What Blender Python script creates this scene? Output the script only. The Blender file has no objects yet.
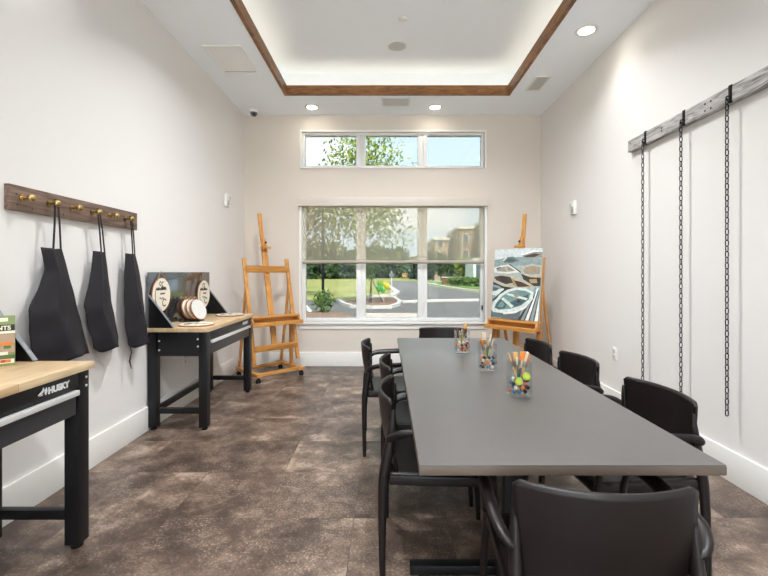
import bpy, bmesh, math, random
from mathutils import Vector, Matrix
random.seed(7)
PI = math.pi
R = math.radians
C = bpy.context.scene.collection

# ------------------------------------------------------------------ colour / materials
def lin(c):
    def f(v):
        v = v / 255.0
        return v / 12.92 if v <= 0.04045 else ((v + 0.055) / 1.055) ** 2.4
    return (f(c[0]), f(c[1]), f(c[2]), 1.0)

def mat(name, rgb, rough=0.5, metal=0.0, bump=0.0, bscale=60.0, var=0.0, vscale=8.0, spec=0.5, coat=0.0, rgb2=None, stretch=None):
    m = bpy.data.materials.new(name); m.use_nodes = True
    nt = m.node_tree; N = nt.nodes; L = nt.links
    b = N['Principled BSDF']
    b.inputs['Base Color'].default_value = lin(rgb)
    b.inputs['Roughness'].default_value = rough
    b.inputs['Metallic'].default_value = metal
    b.inputs['Specular IOR Level'].default_value = spec
    if coat: b.inputs['Coat Weight'].default_value = coat
    tc = N.new('ShaderNodeTexCoord'); src = tc.outputs['Object']
    if stretch:
        mp = N.new('ShaderNodeMapping'); mp.inputs['Scale'].default_value = stretch
        L.new(src, mp.inputs['Vector']); src = mp.outputs['Vector']
    if var or rgb2:
        n = N.new('ShaderNodeTexNoise'); n.inputs['Scale'].default_value = vscale; n.inputs['Detail'].default_value = 6
        L.new(src, n.inputs['Vector'])
        r = N.new('ShaderNodeValToRGB'); L.new(n.outputs['Fac'], r.inputs['Fac'])
        r.color_ramp.elements[0].position = 0.3; r.color_ramp.elements[1].position = 0.7
        c = lin(rgb)
        if rgb2: r.color_ramp.elements[0].color = c; r.color_ramp.elements[1].color = lin(rgb2)
        else:
            r.color_ramp.elements[0].color = tuple(x * (1 - var) for x in c[:3]) + (1,)
            r.color_ramp.elements[1].color = tuple(min(1, x * (1 + var)) for x in c[:3]) + (1,)
        L.new(r.outputs['Color'], b.inputs['Base Color'])
    if bump:
        n2 = N.new('ShaderNodeTexNoise'); n2.inputs['Scale'].default_value = bscale; n2.inputs['Detail'].default_value = 4
        L.new(src, n2.inputs['Vector'])
        bp = N.new('ShaderNodeBump'); bp.inputs['Strength'].default_value = bump; bp.inputs['Distance'].default_value = 0.01
        L.new(n2.outputs['Fac'], bp.inputs['Height']); L.new(bp.outputs['Normal'], b.inputs['Normal'])
    return m

def emis(name, rgb, strength):
    m = bpy.data.materials.new(name); m.use_nodes = True
    b = m.node_tree.nodes['Principled BSDF']
    b.inputs['Base Color'].default_value = (0.8, 0.8, 0.8, 1)
    b.inputs['Emission Color'].default_value = lin(rgb); b.inputs['Emission Strength'].default_value = strength
    return m

def wood(name, dark, light, scale=(1, 1, 1), rough=0.45, wscale=3.0, dist=4.0, bump=0.05):
    """grain runs along the axis whose scale is small"""
    m = bpy.data.materials.new(name); m.use_nodes = True
    nt = m.node_tree; N = nt.nodes; L = nt.links; b = N['Principled BSDF']
    tc = N.new('ShaderNodeTexCoord'); mp = N.new('ShaderNodeMapping'); mp.inputs['Scale'].default_value = scale
    L.new(tc.outputs['Object'], mp.inputs['Vector'])
    n = N.new('ShaderNodeTexNoise'); n.inputs['Scale'].default_value = wscale; n.inputs['Detail'].default_value = 8; n.inputs['Distortion'].default_value = dist * 0.2
    L.new(mp.outputs['Vector'], n.inputs['Vector'])
    r = N.new('ShaderNodeValToRGB'); r.color_ramp.elements[0].position = 0.32; r.color_ramp.elements[1].position = 0.68
    r.color_ramp.elements[0].color = lin(dark); r.color_ramp.elements[1].color = lin(light)
    L.new(n.outputs['Fac'], r.inputs['Fac']); L.new(r.outputs['Color'], b.inputs['Base Color'])
    b.inputs['Roughness'].default_value = rough
    if bump:
        bp = N.new('ShaderNodeBump'); bp.inputs['Strength'].default_value = bump; bp.inputs['Distance'].default_value = 0.01
        L.new(n.outputs['Fac'], bp.inputs['Height']); L.new(bp.outputs['Normal'], b.inputs['Normal'])
    return m

def glassy(name, tint=(1, 1, 1), gloss=0.06, rough=0.0):
    m = bpy.data.materials.new(name); m.use_nodes = True
    nt = m.node_tree; N = nt.nodes; L = nt.links
    N.remove(N['Principled BSDF']); out = N['Material Output']
    t = N.new('ShaderNodeBsdfTransparent'); t.inputs['Color'].default_value = tint + (1,)
    g = N.new('ShaderNodeBsdfGlossy'); g.inputs['Roughness'].default_value = rough
    fr = N.new('ShaderNodeFresnel'); fr.inputs['IOR'].default_value = 1.45
    mul = N.new('ShaderNodeMath'); mul.operation = 'MULTIPLY'; mul.inputs[1].default_value = gloss / 0.04
    mul.use_clamp = True
    mx = N.new('ShaderNodeMixShader')
    L.new(fr.outputs['Fac'], mul.inputs[0]); L.new(mul.outputs[0], mx.inputs['Fac'])
    L.new(t.outputs[0], mx.inputs[1]); L.new(g.outputs[0], mx.inputs[2]); L.new(mx.outputs[0], out.inputs['Surface'])
    return m

M = {}
M['wall'] = mat('wall_paint', (228, 225, 222), 0.75, bump=0.03, bscale=180, spec=0.25)
M['ceil'] = mat('ceiling_paint', (243, 248, 253), 0.85, bump=0.02, bscale=200, spec=0.2)
M['white'] = mat('white_trim_paint', (236, 235, 231), 0.4)
M['vinyl'] = mat('white_vinyl', (232, 232, 230), 0.35)
M['plastic'] = mat('white_plastic', (232, 231, 227), 0.35)
M['blackmetal'] = mat('black_powder_coat', (22, 22, 24), 0.38, 0.3, bump=0.02, bscale=400)
M['gloss_black'] = mat('glossy_dark_steel', (122, 126, 132), 0.09, 0.85)
M['greyedge'] = mat('grey_steel_edge', (150, 156, 163), 0.35, 0.6)
M['silver'] = mat('silver_aluminium', (226, 226, 226), 0.35, 0.4)
M['rubber'] = mat('black_rubber', (20, 20, 20), 0.7)
M['chair'] = mat('dark_brown_polymer', (24, 18, 17), 0.40, bump=0.02, bscale=500, spec=0.36)
M['tabletop'] = mat('grey_laminate', (84, 81, 79), 0.31, var=0.03, vscale=40, spec=0.55)
M['tableedge'] = mat('taupe_edge_band', (92, 80, 70), 0.45)
M['easel'] = wood('oiled_beech', (176, 116, 52), (214, 158, 86), (14, 14, 1.2), 0.4, 3.0)
M['easel_h'] = wood('oiled_beech_crosswise', (176, 116, 52), (214, 158, 86), (1.2, 14, 14), 0.4, 3.0)
M['traywood'] = wood('stained_cove_wood', (104, 66, 34), (160, 110, 62), (3, 3, 20), 0.45, 2.5)
M['rail'] = wood('weathered_walnut', (78, 60, 50), (136, 112, 96), (22, 1.6, 22), 0.55, 2.2, 6)
M['beam'] = wood('grey_barn_wood', (104, 100, 98), (204, 201, 198), (20, 2.0, 26), 0.7, 2.6, 8, 0.2)
M['brass'] = mat('antique_brass', (178, 150, 98), 0.25, 0.95)
M['iron'] = mat('black_iron', (34, 33, 33), 0.45, 0.7)
M['apron'] = mat('black_apron_cotton', (27, 24, 28), 0.85, bump=0.15, bscale=300, var=0.12, vscale=6)
M['plaque_face'] = mat('cream_plaque_face', (226, 218, 202), 0.5, var=0.04, vscale=12)
M['plaque_white'] = mat('white_blank_face', (206, 204, 200), 0.5)
M['bark_edge'] = mat('brown_plaque_edge', (150, 98, 52), 0.6, var=0.2, vscale=20)
M['twine'] = mat('jute_twine', (150, 118, 82), 0.9)
M['ink'] = mat('black_ink', (35, 32, 30), 0.7)
M['glass'] = glassy('window_glass', (0.97, 0.985, 0.98), 0.04)
M['dimming_glass'] = glassy('dimming_window_glass', (0.44, 0.45, 0.45), 0.012)  # grey tint put in to dim the daylight and the outdoor view
M['jar_glass'] = glassy('jar_glass', (0.985, 0.995, 0.995), 0.02)
M['asphalt'] = mat('asphalt', (102, 100, 96), 0.9, var=0.12, vscale=1.2)
M['curb'] = mat('concrete_curb', (205, 200, 192), 0.85, var=0.06)
M['mulch'] = mat('red_brown_mulch', (134, 106, 86), 0.95, var=0.3, vscale=6, bump=0.4, bscale=12)
M['lawn'] = mat('sunny_lawn', (112, 124, 54), 0.95, vscale=0.35, rgb2=(160, 154, 86))
M['grass2'] = mat('green_verge', (98, 130, 56), 0.95, var=0.2, vscale=3)
M['bark'] = mat('tree_bark', (74, 62, 52), 0.9, var=0.25, vscale=9, bump=0.3, bscale=30)
for i, c in enumerate([(92, 122, 40), (128, 148, 56), (70, 98, 36), (150, 158, 70), (38, 62, 30), (54, 80, 38), (64, 92, 40), (112, 104, 48), (138, 118, 58)]):
    M['leaf%d' % i] = mat('leaf_tone_%d' % i, c, 0.6)

# butcher block: staves
def butcher():
    m = bpy.data.materials.new('butcher_block'); m.use_nodes = True
    nt = m.node_tree; N = nt.nodes; L = nt.links; b = N['Principled BSDF']
    tc = N.new('ShaderNodeTexCoord'); mp = N.new('ShaderNodeMapping'); mp.inputs['Rotation'].default_value = (0, 0, R(90))
    L.new(tc.outputs['Object'], mp.inputs['Vector'])
    br = N.new('ShaderNodeTexBrick'); br.inputs['Scale'].default_value = 1.0
    br.inputs['Brick Width'].default_value = 0.42; br.inputs['Row Height'].default_value = 0.042; br.inputs['Mortar Size'].default_value = 0.0006
    br.inputs['Color1'].default_value = lin((216, 192, 156)); br.inputs['Color2'].default_value = lin((196, 164, 124)); br.inputs['Mortar'].default_value = lin((150, 112, 70))
    L.new(mp.outputs['Vector'], br.inputs['Vector'])
    m2 = N.new('ShaderNodeMapping'); m2.inputs['Scale'].default_value = (30, 2, 30); L.new(tc.outputs['Object'], m2.inputs['Vector'])
    n = N.new('ShaderNodeTexNoise'); n.inputs['Scale'].default_value = 2.5; n.inputs['Detail'].default_value = 7; L.new(m2.outputs['Vector'], n.inputs['Vector'])
    r = N.new('ShaderNodeValToRGB'); r.color_ramp.elements[0].color = (0.72, 0.68, 0.62, 1); r.color_ramp.elements[1].color = (1, 1, 1, 1)
    r.color_ramp.elements[0].position = 0.3; r.color_ramp.elements[1].position = 0.65
    L.new(n.outputs['Fac'], r.inputs['Fac'])
    mx = N.new('ShaderNodeMix'); mx.data_type = 'RGBA'; mx.blend_type = 'MULTIPLY'; mx.inputs[0].default_value = 0.8
    L.new(br.outputs['Color'], mx.inputs[6]); L.new(r.outputs['Color'], mx.inputs[7]); L.new(mx.outputs[2], b.inputs['Base Color'])
    b.inputs['Roughness'].default_value = 0.38
    return m
M['butcher'] = butcher()

def floor_mat():
    m = bpy.data.materials.new('stone_look_vinyl_tile'); m.use_nodes = True
    nt = m.node_tree; N = nt.nodes; L = nt.links; b = N['Principled BSDF']
    tc = N.new('ShaderNodeTexCoord')
    def noise(scale, detail, rough=0.6, dist=0.0, vec=None):
        n = N.new('ShaderNodeTexNoise'); n.inputs['Scale'].default_value = scale; n.inputs['Detail'].default_value = detail
        n.inputs['Roughness'].default_value = rough; n.inputs['Distortion'].default_value = dist
        L.new(vec or tc.outputs['Object'], n.inputs['Vector']); return n
    br = N.new('ShaderNodeTexBrick'); br.inputs['Scale'].default_value = 1.0; br.offset = 0.0
    br.inputs['Brick Width'].default_value = 0.49; br.inputs['Row Height'].default_value = 0.505
    br.inputs['Mortar Size'].default_value = 0.0016; br.inputs['Mortar Smooth'].default_value = 0.2
    br.inputs['Color1'].default_value = (0, 0, 0, 1); br.inputs['Color2'].default_value = (1, 1, 1, 1); br.inputs['Mortar'].default_value = (0.5, 0.5, 0.5, 1)
    rot = N.new('ShaderNodeMapping'); rot.inputs['Rotation'].default_value = (0, 0, 0); rot.inputs['Location'].default_value = (0.17, 0.305, 0)
    L.new(tc.outputs['Object'], rot.inputs['Vector']); L.new(rot.outputs['Vector'], br.inputs['Vector'])
    # each tile shifts its own clouds
    ad = N.new('ShaderNodeVectorMath'); ad.operation = 'MULTIPLY_ADD'
    L.new(br.outputs['Color'], ad.inputs[0]); ad.inputs[1].default_value = (7.3, 3.1, 5.7); L.new(tc.outputs['Object'], ad.inputs[2])
    n1 = noise(1.5, 8, 0.66, 0.1, ad.outputs[0]); n2 = noise(85, 3, 0.7); n3 = noise(5, 9, 0.75, 0.15, ad.outputs[0])
    r1 = N.new('ShaderNodeValToRGB'); e = r1.color_ramp.elements
    e[0].position = 0.40; e[0].color = lin((54, 43, 37)); e[1].position = 0.62; e[1].color = lin((152, 134, 118))
    k = e.new(0.49); k.color = lin((80, 65, 56)); k = e.new(0.56); k.color = lin((108, 91, 78))
    s = N.new('ShaderNodeMath'); s.operation = 'MULTIPLY_ADD'; s.inputs[1].default_value = 0.55
    L.new(n3.outputs['Fac'], s.inputs[0])
    s2 = N.new('ShaderNodeMath'); s2.operation = 'MULTIPLY'; s2.inputs[1].default_value = 0.48; L.new(n1.outputs['Fac'], s2.inputs[0])
    L.new(s2.outputs[0], s.inputs[2]); L.new(s.outputs[0], r1.inputs['Fac'])
    r2 = N.new('ShaderNodeValToRGB'); r2.color_ramp.elements[0].position = 0.50; r2.color_ramp.elements[1].position = 0.70
    L.new(n2.outputs['Fac'], r2.inputs['Fac'])
    mx = N.new('ShaderNodeMix'); mx.data_type = 'RGBA'
    m3 = N.new('ShaderNodeMath'); m3.operation = 'MULTIPLY'; m3.inputs[1].default_value = 0.6; L.new(r2.outputs['Color'], m3.inputs[0])
    mo = N.new('ShaderNodeMapRange'); mo.inputs['From Min'].default_value = 0.42; mo.inputs['From Max'].default_value = 0.62; mo.inputs['To Min'].default_value = 0.12; mo.inputs['To Max'].default_value = 0.85
    L.new(n3.outputs['Fac'], mo.inputs['Value']); L.new(mo.outputs['Result'], m3.inputs[1])
    L.new(m3.outputs[0], mx.inputs[0]); L.new(r1.outputs['Color'], mx.inputs[6]); mx.inputs[7].default_value = lin((176, 163, 150))
    # tile tone + joint
    tone = N.new('ShaderNodeMix'); tone.data_type = 'RGBA'; tone.blend_type = 'MULTIPLY'; tone.inputs[0].default_value = 1.0
    rt = N.new('ShaderNodeValToRGB'); rt.color_ramp.elements[0].color = (0.86, 0.84, 0.83, 1); rt.color_ramp.elements[1].color = (1.08, 1.05, 1.03, 1)
    L.new(br.outputs['Color'], rt.inputs['Fac'])
    L.new(mx.outputs[2], tone.inputs[6]); L.new(rt.outputs['Color'], tone.inputs[7])
    jt = N.new('ShaderNodeMix'); jt.data_type = 'RGBA'; jf = N.new('ShaderNodeMath'); jf.operation = 'MULTIPLY'; jf.inputs[1].default_value = 0.5
    L.new(br.outputs['Fac'], jf.inputs[0]); L.new(jf.outputs[0], jt.inputs[0]); L.new(tone.outputs[2], jt.inputs[6]); jt.inputs[7].default_value = lin((66, 58, 54))
    L.new(jt.outputs[2], b.inputs['Base Color'])
    b.inputs['Roughness'].default_value = 0.36
    bp = N.new('ShaderNodeBump'); bp.inputs['Strength'].default_value = 0.06; bp.inputs['Distance'].default_value = 0.01
    L.new(n3.outputs['Fac'], bp.inputs['Height']); L.new(bp.outputs['Normal'], b.inputs['Normal'])
    return m
M['floor'] = floor_mat()

def shade_mat():
    m = bpy.data.materials.new('solar_screen_fabric'); m.use_nodes = True
    nt = m.node_tree; N = nt.nodes; L = nt.links; N.remove(N['Principled BSDF']); out = N['Material Output']
    t = N.new('ShaderNodeBsdfTransparent'); t.inputs['Color'].default_value = (0.97, 0.94, 0.86, 1)
    d = N.new('ShaderNodeBsdfDiffuse'); d.inputs['Color'].default_value = lin((212, 204, 186))
    tl = N.new('ShaderNodeBsdfTranslucent'); tl.inputs['Color'].default_value = lin((212, 204, 186))
    a = N.new('ShaderNodeMixShader'); a.inputs[0].default_value = 0.45; L.new(d.outputs[0], a.inputs[1]); L.new(tl.outputs[0], a.inputs[2])
    b = N.new('ShaderNodeMixShader'); b.inputs[0].default_value = 0.40; L.new(t.outputs[0], b.inputs[1]); L.new(a.outputs[0], b.inputs[2])
    L.new(b.outputs[0], out.inputs['Surface']); return m
M['shade'] = shade_mat()

def perforated():
    m = mat('perforated_grille', (246, 246, 246), 0.5); nt = m.node_tree; N = nt.nodes; L = nt.links; b = N['Principled BSDF']
    tc = N.new('ShaderNodeTexCoord'); v = N.new('ShaderNodeTexVoronoi'); v.inputs['Scale'].default_value = 62; v.inputs['Randomness'].default_value = 0.0
    L.new(tc.outputs['Object'], v.inputs['Vector'])
    r = N.new('ShaderNodeValToRGB'); r.color_ramp.interpolation = 'LINEAR'
    r.color_ramp.elements[0].position = 0.28; r.color_ramp.elements[0].color = lin((176, 178, 180)); r.color_ramp.elements[1].position = 0.4; r.color_ramp.elements[1].color = lin((250, 250, 250))
    L.new(v.outputs['Distance'], r.inputs['Fac']); L.new(r.outputs['Color'], b.inputs['Base Color']); return m
M['perf'] = perforated()
M['speaker'] = mat('grey_speaker_mesh', (200, 199, 196), 0.6, bump=0.2, bscale=300)
M['dark'] = mat('dark_void', (60, 60, 60), 0.8)
M['duct'] = mat('grey_duct_back', (200, 200, 200), 0.8)

# ------------------------------------------------------------------ mesh builder
class MB:
    def __init__(s): s.bm = bmesh.new()
    def _mark(s, n0, mi):
        s.bm.faces.ensure_lookup_table()
        for f in s.bm.faces[n0:]: f.material_index = mi
    def box(s, x0, x1, y0, y1, z0, z1, mi=0, M4=None):
        n = len(s.bm.faces)
        v = [s.bm.verts.new(Vector(p)) for p in ((x0,y0,z0),(x1,y0,z0),(x1,y1,z0),(x0,y1,z0),(x0,y0,z1),(x1,y0,z1),(x1,y1,z1),(x0,y1,z1))]
        for q in ((0,3,2,1),(4,5,6,7),(0,1,5,4),(1,2,6,5),(2,3,7,6),(3,0,4,7)): s.bm.faces.new([v[i] for i in q])
        if M4 is not None:
            for w in v: w.co = M4 @ w.co
        s._mark(n, mi); return s
    def bar(s, a, b, w, d, up=(0, 0, 1), mi=0, taper=1.0):
        """rectangular bar from a to b; w across 'side', d along the remaining axis"""
        a = Vector(a); b = Vector(b); t = (b - a).normalized(); u = Vector(up)
        side = t.cross(u)
        if side.length < 1e-4: side = t.cross(Vector((0, 1, 0)))
        side.normalize(); nn = side.cross(t).normalized()
        n = len(s.bm.faces); v = []
        for p, k in ((a, 1.0), (b, taper)):
            for i, j in ((-1, -1), (1, -1), (1, 1), (-1, 1)): v.append(s.bm.verts.new(p + side * (i * w * k / 2) + nn * (j * d * k / 2)))
        for q in ((0,3,2,1),(4,5,6,7),(0,1,5,4),(1,2,6,5),(2,3,7,6),(3,0,4,7)): s.bm.faces.new([v[i] for i in q])
        s._mark(n, mi); return s
    def tube(s, pts, radii, seg=10, mi=0, caps=True, closed=False, flat=1.0, ref=(0, 0, 1)):
        pts = [Vector(p) for p in pts]; n = len(s.bm.faces); m = len(pts)
        if not hasattr(radii, '__len__'): radii = [radii] * m
        rings = []; prev = None
        for i, p in enumerate(pts):
            if closed: t = pts[(i + 1) % m] - pts[i - 1]
            else: t = pts[min(i + 1, m - 1)] - pts[max(i - 1, 0)]
            t.normalize()
            if prev is None:
                r = Vector(ref)
                if abs(t.dot(r)) > 0.95: r = Vector((1, 0, 0))
                a = t.cross(r).normalized()
            else:
                a = (prev - t * prev.dot(t)).normalized()
            prev = a; b = t.cross(a)
            rings.append([s.bm.verts.new(p + a * math.cos(2*PI*k/seg) * radii[i] + b * math.sin(2*PI*k/seg) * radii[i] * flat) for k in range(seg)])
        for i in range(m if closed else m - 1):
            A = rings[i]; B = rings[(i + 1) % m]
            for k in range(seg): s.bm.faces.new((A[k], A[(k+1) % seg], B[(k+1) % seg], B[k]))
        if caps and not closed:
            s.bm.faces.new(list(reversed(rings[0]))); s.bm.faces.new(rings[-1])
        s._mark(n, mi); return s
    def lathe(s, prof, seg=24, M4=None, mi=0):
        n = len(s.bm.faces); rings = []
        M4 = M4 or Matrix.Identity(4)
        for r, z in prof:
            if r < 1e-6: rings.append([s.bm.verts.new(M4 @ Vector((0, 0, z)))])
            else: rings.append([s.bm.verts.new(M4 @ Vector((r*math.cos(2*PI*k/seg), r*math.sin(2*PI*k/seg), z))) for k in range(seg)])
        for A, B in zip(rings, rings[1:]):
            if len(A) == 1 and len(B) == 1: continue
            for k in range(seg):
                k2 = (k + 1) % seg
                if len(A) == 1: s.bm.faces.new((A[0], B[k2], B[k]))
                elif len(B) == 1: s.bm.faces.new((A[k], A[k2], B[0]))
                else: s.bm.faces.new((A[k], A[k2], B[k2], B[k]))
        s._mark(n, mi); return s
    def poly(s, pts, mi=0):
        n = len(s.bm.faces); s.bm.faces.new([s.bm.verts.new(Vector(p)) for p in pts]); s._mark(n, mi); return s
    def prism(s, pts, d, mi=0):
        """extrude a 3D polygon by vector d"""
        n = len(s.bm.faces); d = Vector(d)
        A = [s.bm.verts.new(Vector(p)) for p in pts]; B = [s.bm.verts.new(Vector(p) + d) for p in pts]; k = len(A)
        s.bm.faces.new(list(reversed(A))); s.bm.faces.new(B)
        for i in range(k): s.bm.faces.new((A[i], A[(i+1) % k], B[(i+1) % k], B[i]))
        s._mark(n, mi); return s
    def grid(s, fn, nu, nv, mi=0):
        n = len(s.bm.faces)
        V = [[s.bm.verts.new(Vector(fn(i / nu, j / nv))) for i in range(nu + 1)] for j in range(nv + 1)]
        for j in range(nv):
            for i in range(nu): s.bm.faces.new((V[j][i], V[j][i+1], V[j+1][i+1], V[j+1][i]))
        s._mark(n, mi); return s
    def build(s, name, mats, parent=None, bevel=0.0, smooth=True, solid=0.0, offset=0.0, subsurf=0, loc=None, recalc=True, angle=38):
        if recalc: bmesh.ops.recalc_face_normals(s.bm, faces=s.bm.faces)
        if bevel:
            ed = [e for e in s.bm.edges if len(e.link_faces) == 2 and e.calc_face_angle(0) > R(40)]
            bmesh.ops.bevel(s.bm, geom=ed, offset=bevel, segments=2, profile=0.6, affect='EDGES', clamp_overlap=True)
        me = bpy.data.meshes.new(name); s.bm.to_mesh(me); s.bm.free()
        for m_ in (mats if isinstance(mats, (list, tuple)) else [mats]): me.materials.append(m_)
        if smooth:
            me.shade_smooth(); me.set_sharp_from_angle(angle=R(angle))
        o = bpy.data.objects.new(name, me); C.objects.link(o)
        if parent is not None: o.parent = parent
        if loc: o.location = loc
        if solid:
            q = o.modifiers.new('Solidify', 'SOLIDIFY'); q.thickness = solid; q.offset = offset
        if subsurf:
            q = o.modifiers.new('Subdivision', 'SUBSURF'); q.levels = subsurf; q.render_levels = subsurf
        return o

def tag(o, label=None, cat=None, group=None, kind=None):
    if label: o['label'] = label
    if cat: o['category'] = cat
    if group: o['group'] = group
    if kind: o['kind'] = kind
    return o

def empty(name, label, cat, loc=(0, 0, 0), rz=0.0, group=None):
    o = bpy.data.objects.new(name, None); C.objects.link(o)
    o.location = loc; o.rotation_euler = (0, 0, rz); o.empty_display_size = 0.1
    return tag(o, label, cat, group)

def struct(o): o['kind'] = 'structure'; return o

KIDS = {}
def kids(o): return [c for c in bpy.data.objects if c.parent == o]
def copy_tree(o, parent=None):
    c = o.copy(); C.objects.link(c)
    if parent is not None: c.parent = parent
    for ch in kids(o): copy_tree(ch, c)
    return c

def axis_to(n):
    """matrix turning +Z to n"""
    return Vector((0, 0, 1)).rotation_difference(Vector(n)).to_matrix().to_4x4()

# ------------------------------------------------------------------ room shell
XL, XR, YB, YF, ZC = -1.964, 2.144, 5.81, -4.2, 3.471
ZT = 3.81
CAMZ = 1.3
T = 0.15
struct(MB().box(XL - T, XR + T, YF - T, YB + T, -0.12, 0).build('floor', M['floor'], smooth=False))
struct(MB().box(XL - T, XL, YF, YB + T, 0, ZT + 0.2).build('wall_left', M['wall'], smooth=False))
struct(MB().box(XR, XR + T, YF, YB + T, 0, ZT + 0.2).build('wall_right', M['wall'], smooth=False))
q = MB(); q.box(XL - T, XL + 0.12, YF - T, YF, 0, ZT + 0.2); q.box(XR - 0.12, XR + T, YF - T, YF, 0, ZT + 0.2); q.box(XL + 0.12, XR - 0.12, YF - T, YF, 3.25, ZT + 0.2)
struct(q.build('wall_front', M['wall'], smooth=False))
# back wall with two openings
WX0, WX1 = -1.165, 1.360
UZ0, UZ1 = 2.745, 3.235     # clerestory
LZ0, LZ1 = 0.615, 2.245      # main window
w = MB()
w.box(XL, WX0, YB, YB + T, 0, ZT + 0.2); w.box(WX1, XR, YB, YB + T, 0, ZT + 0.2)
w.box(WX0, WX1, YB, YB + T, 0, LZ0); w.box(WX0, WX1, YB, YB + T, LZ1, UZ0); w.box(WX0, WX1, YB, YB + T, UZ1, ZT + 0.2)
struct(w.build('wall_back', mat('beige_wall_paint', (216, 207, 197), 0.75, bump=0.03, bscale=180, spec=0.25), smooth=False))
# soffit ring with opening, then the raised tray
OX0, OX1, OY0, OY1 = -1.225, 1.50, -3.2, 5.14
c = MB()
c.box(XL, OX0, YF, YB, ZC, ZC + 0.03); c.box(OX1, XR, YF, YB, ZC, ZC + 0.03)
c.box(OX0, OX1, YF, OY0, ZC, ZC + 0.03); c.box(OX0, OX1, OY1, YB, ZC, ZC + 0.03)
struct(c.build('ceiling', M['ceil'], smooth=False))
SB = 0.17
c = MB()
c.box(XL - T, XR + T, YF - T, YB + T, ZT, ZT + 0.25)
c.box(OX0 - SB - 0.03, OX0 - SB, OY0 - SB, OY1 + SB, ZC + 0.03, ZT); c.box(OX1 + SB, OX1 + SB + 0.03, OY0 - SB, OY1 + SB, ZC + 0.03, ZT)
c.box(OX0 - SB, OX1 + SB, OY1 + SB, OY1 + SB + 0.03, ZC + 0.03, ZT); c.box(OX0 - SB, OX1 + SB, OY0 - SB - 0.03, OY0 - SB, ZC + 0.03, ZT)
struct(c.build('ceiling_tray', M['ceil'], smooth=False))
# wood trim round the tray: fascia board with a lip
tr = MB()
zl, zh, tt = ZC - 0.006, ZC + 0.108, 0.035
tr.box(OX0 - 0.02, OX0 + tt - 0.02, OY0, OY1, zl, zh); tr.box(OX1 - tt + 0.02, OX1 + 0.02, OY0, OY1, zl, zh)
tr.box(OX0 - 0.02, OX1 + 0.02, OY1 - tt + 0.02, OY1 + 0.02, zl, zh); tr.box(OX0 - 0.02, OX1 + 0.02, OY0 - 0.02, OY0 + tt - 0.02, zl, zh)
struct(tr.build('trim_1', M['traywood'], smooth=False))
# baseboards
BH, BT = 0.195, 0.016
def baseb(name, f):
    m = MB(); f(m); struct(m.build(name, M['white'], bevel=0.003))
baseb('baseboard_left', lambda m: m.box(XL, XL + BT, YF, YB, 0, BH))
baseb('baseboard_right', lambda m: m.box(XR - BT, XR, YF, YB, 0, BH))
baseb('baseboard_back', lambda m: m.box(XL + BT, XR - BT, YB - BT, YB, 0, BH))

# windows ------------------------------------------------------------
MUL = [(-0.332, 0.0), (0.526, 0.0)]
def window(name, x0, x1, z0, z1, sash, mull, inner_rail=None):
    root = struct(bpy.data.objects.new(name, None)); C.objects.link(root); root.location = ((x0 + x1) / 2, YB, z0)
    ox, oz = -(x0 + x1) / 2, -z0
    f = MB(); D0, D1 = 0.03, 0.12
    def b(a0, a1, c0, c1, y0=D0, y1=D1): f.box(a0 + ox, a1 + ox, y0, y1, c0 + oz, c1 + oz)
    b(x0, x0 + sash, z0, z1); b(x1 - sash, x1, z0, z1); b(x0 + sash, x1 - sash, z0, z0 + sash); b(x0 + sash, x1 - sash, z1 - sash, z1)
    f.build('window_frame', M['vinyl'], root, bevel=0.003)
    for xm in mull:
        q = MB(); q.box(xm - 0.064 + ox, xm - 0.012 + ox, D0, D1, z0 + sash + oz, z1 - sash + oz); q.box(xm + 0.012 + ox, xm + 0.064 + ox, D0, D1, z0 + sash + oz, z1 - sash + oz)
        q.box(xm - 0.012 + ox, xm + 0.012 + ox, D0 + 0.02, D1, z0 + sash + oz, z1 - sash + oz)
        q.build('mullion', M['vinyl'], root, bevel=0.002)
    xs = [x0 + sash] + sum([[m_ - 0.064, m_ + 0.064] for m_ in mull], []) + [x1 - sash]
    for i in range(0, len(xs), 2):
        q = MB(); q.box(xs[i] + ox, xs[i+1] + ox, 0.075, 0.081, z0 + sash + oz, z1 - sash + oz); q.build('pane', M['dimming_glass'], root, smooth=False)
    return root
w1 = window('window_1', WX0, WX1, UZ0, UZ1, 0.035, [-0.348, 0.508])
w2 = window('window_2', WX0, WX1, LZ0, LZ1, 0.045, [-0.348, 0.508])
def casing(root, x0, x1, z0, z1, cw, sill):
    rx, rz = root.location.x, root.location.z
    q = MB()
    q.box(x0 - cw - rx, x0 - rx, -0.018, 0.03, z0 - rz, z1 + cw - rz); q.box(x1 - rx, x1 + cw - rx, -0.018, 0.03, z0 - rz, z1 + cw - rz)
    q.box(x0 - rx, x1 - rx, -0.018, 0.03, z1 - rz, z1 + cw - rz)
    if not sill: q.box(x0 - cw - rx, x1 + cw - rx, -0.018, 0.03, z0 - cw*0.3 - rz, z0 - rz)
    q.build('casing', M['white'], root, bevel=0.002)
    if sill:
        q = MB(); q.box(x0 - cw - 0.03 - rx, x1 + cw + 0.03 - rx, -0.05, 0.03, z0 - 0.03 - rz, z0 - rz); q.build('window_sill', M['white'], root, bevel=0.004)
        q = MB(); q.box(x0 - cw - rx, x1 + cw - rx, -0.016, 0.0, z0 - 0.105 - rz, z0 - 0.03 - rz); q.build('sill_apron', M['white'], root, bevel=0.003)
        q = MB(); q.box(x1 - 0.036 - rx, x1 - 0.016 - rx, 0.012, 0.03, 0.16, 0.22); q.build('sash_lock', M['blackmetal'], root, bevel=0.002)
casing(w1, WX0, WX1, UZ0, UZ1, 0.026, False)
casing(w2, WX0, WX1, LZ0, LZ1, 0.035, True)

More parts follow.
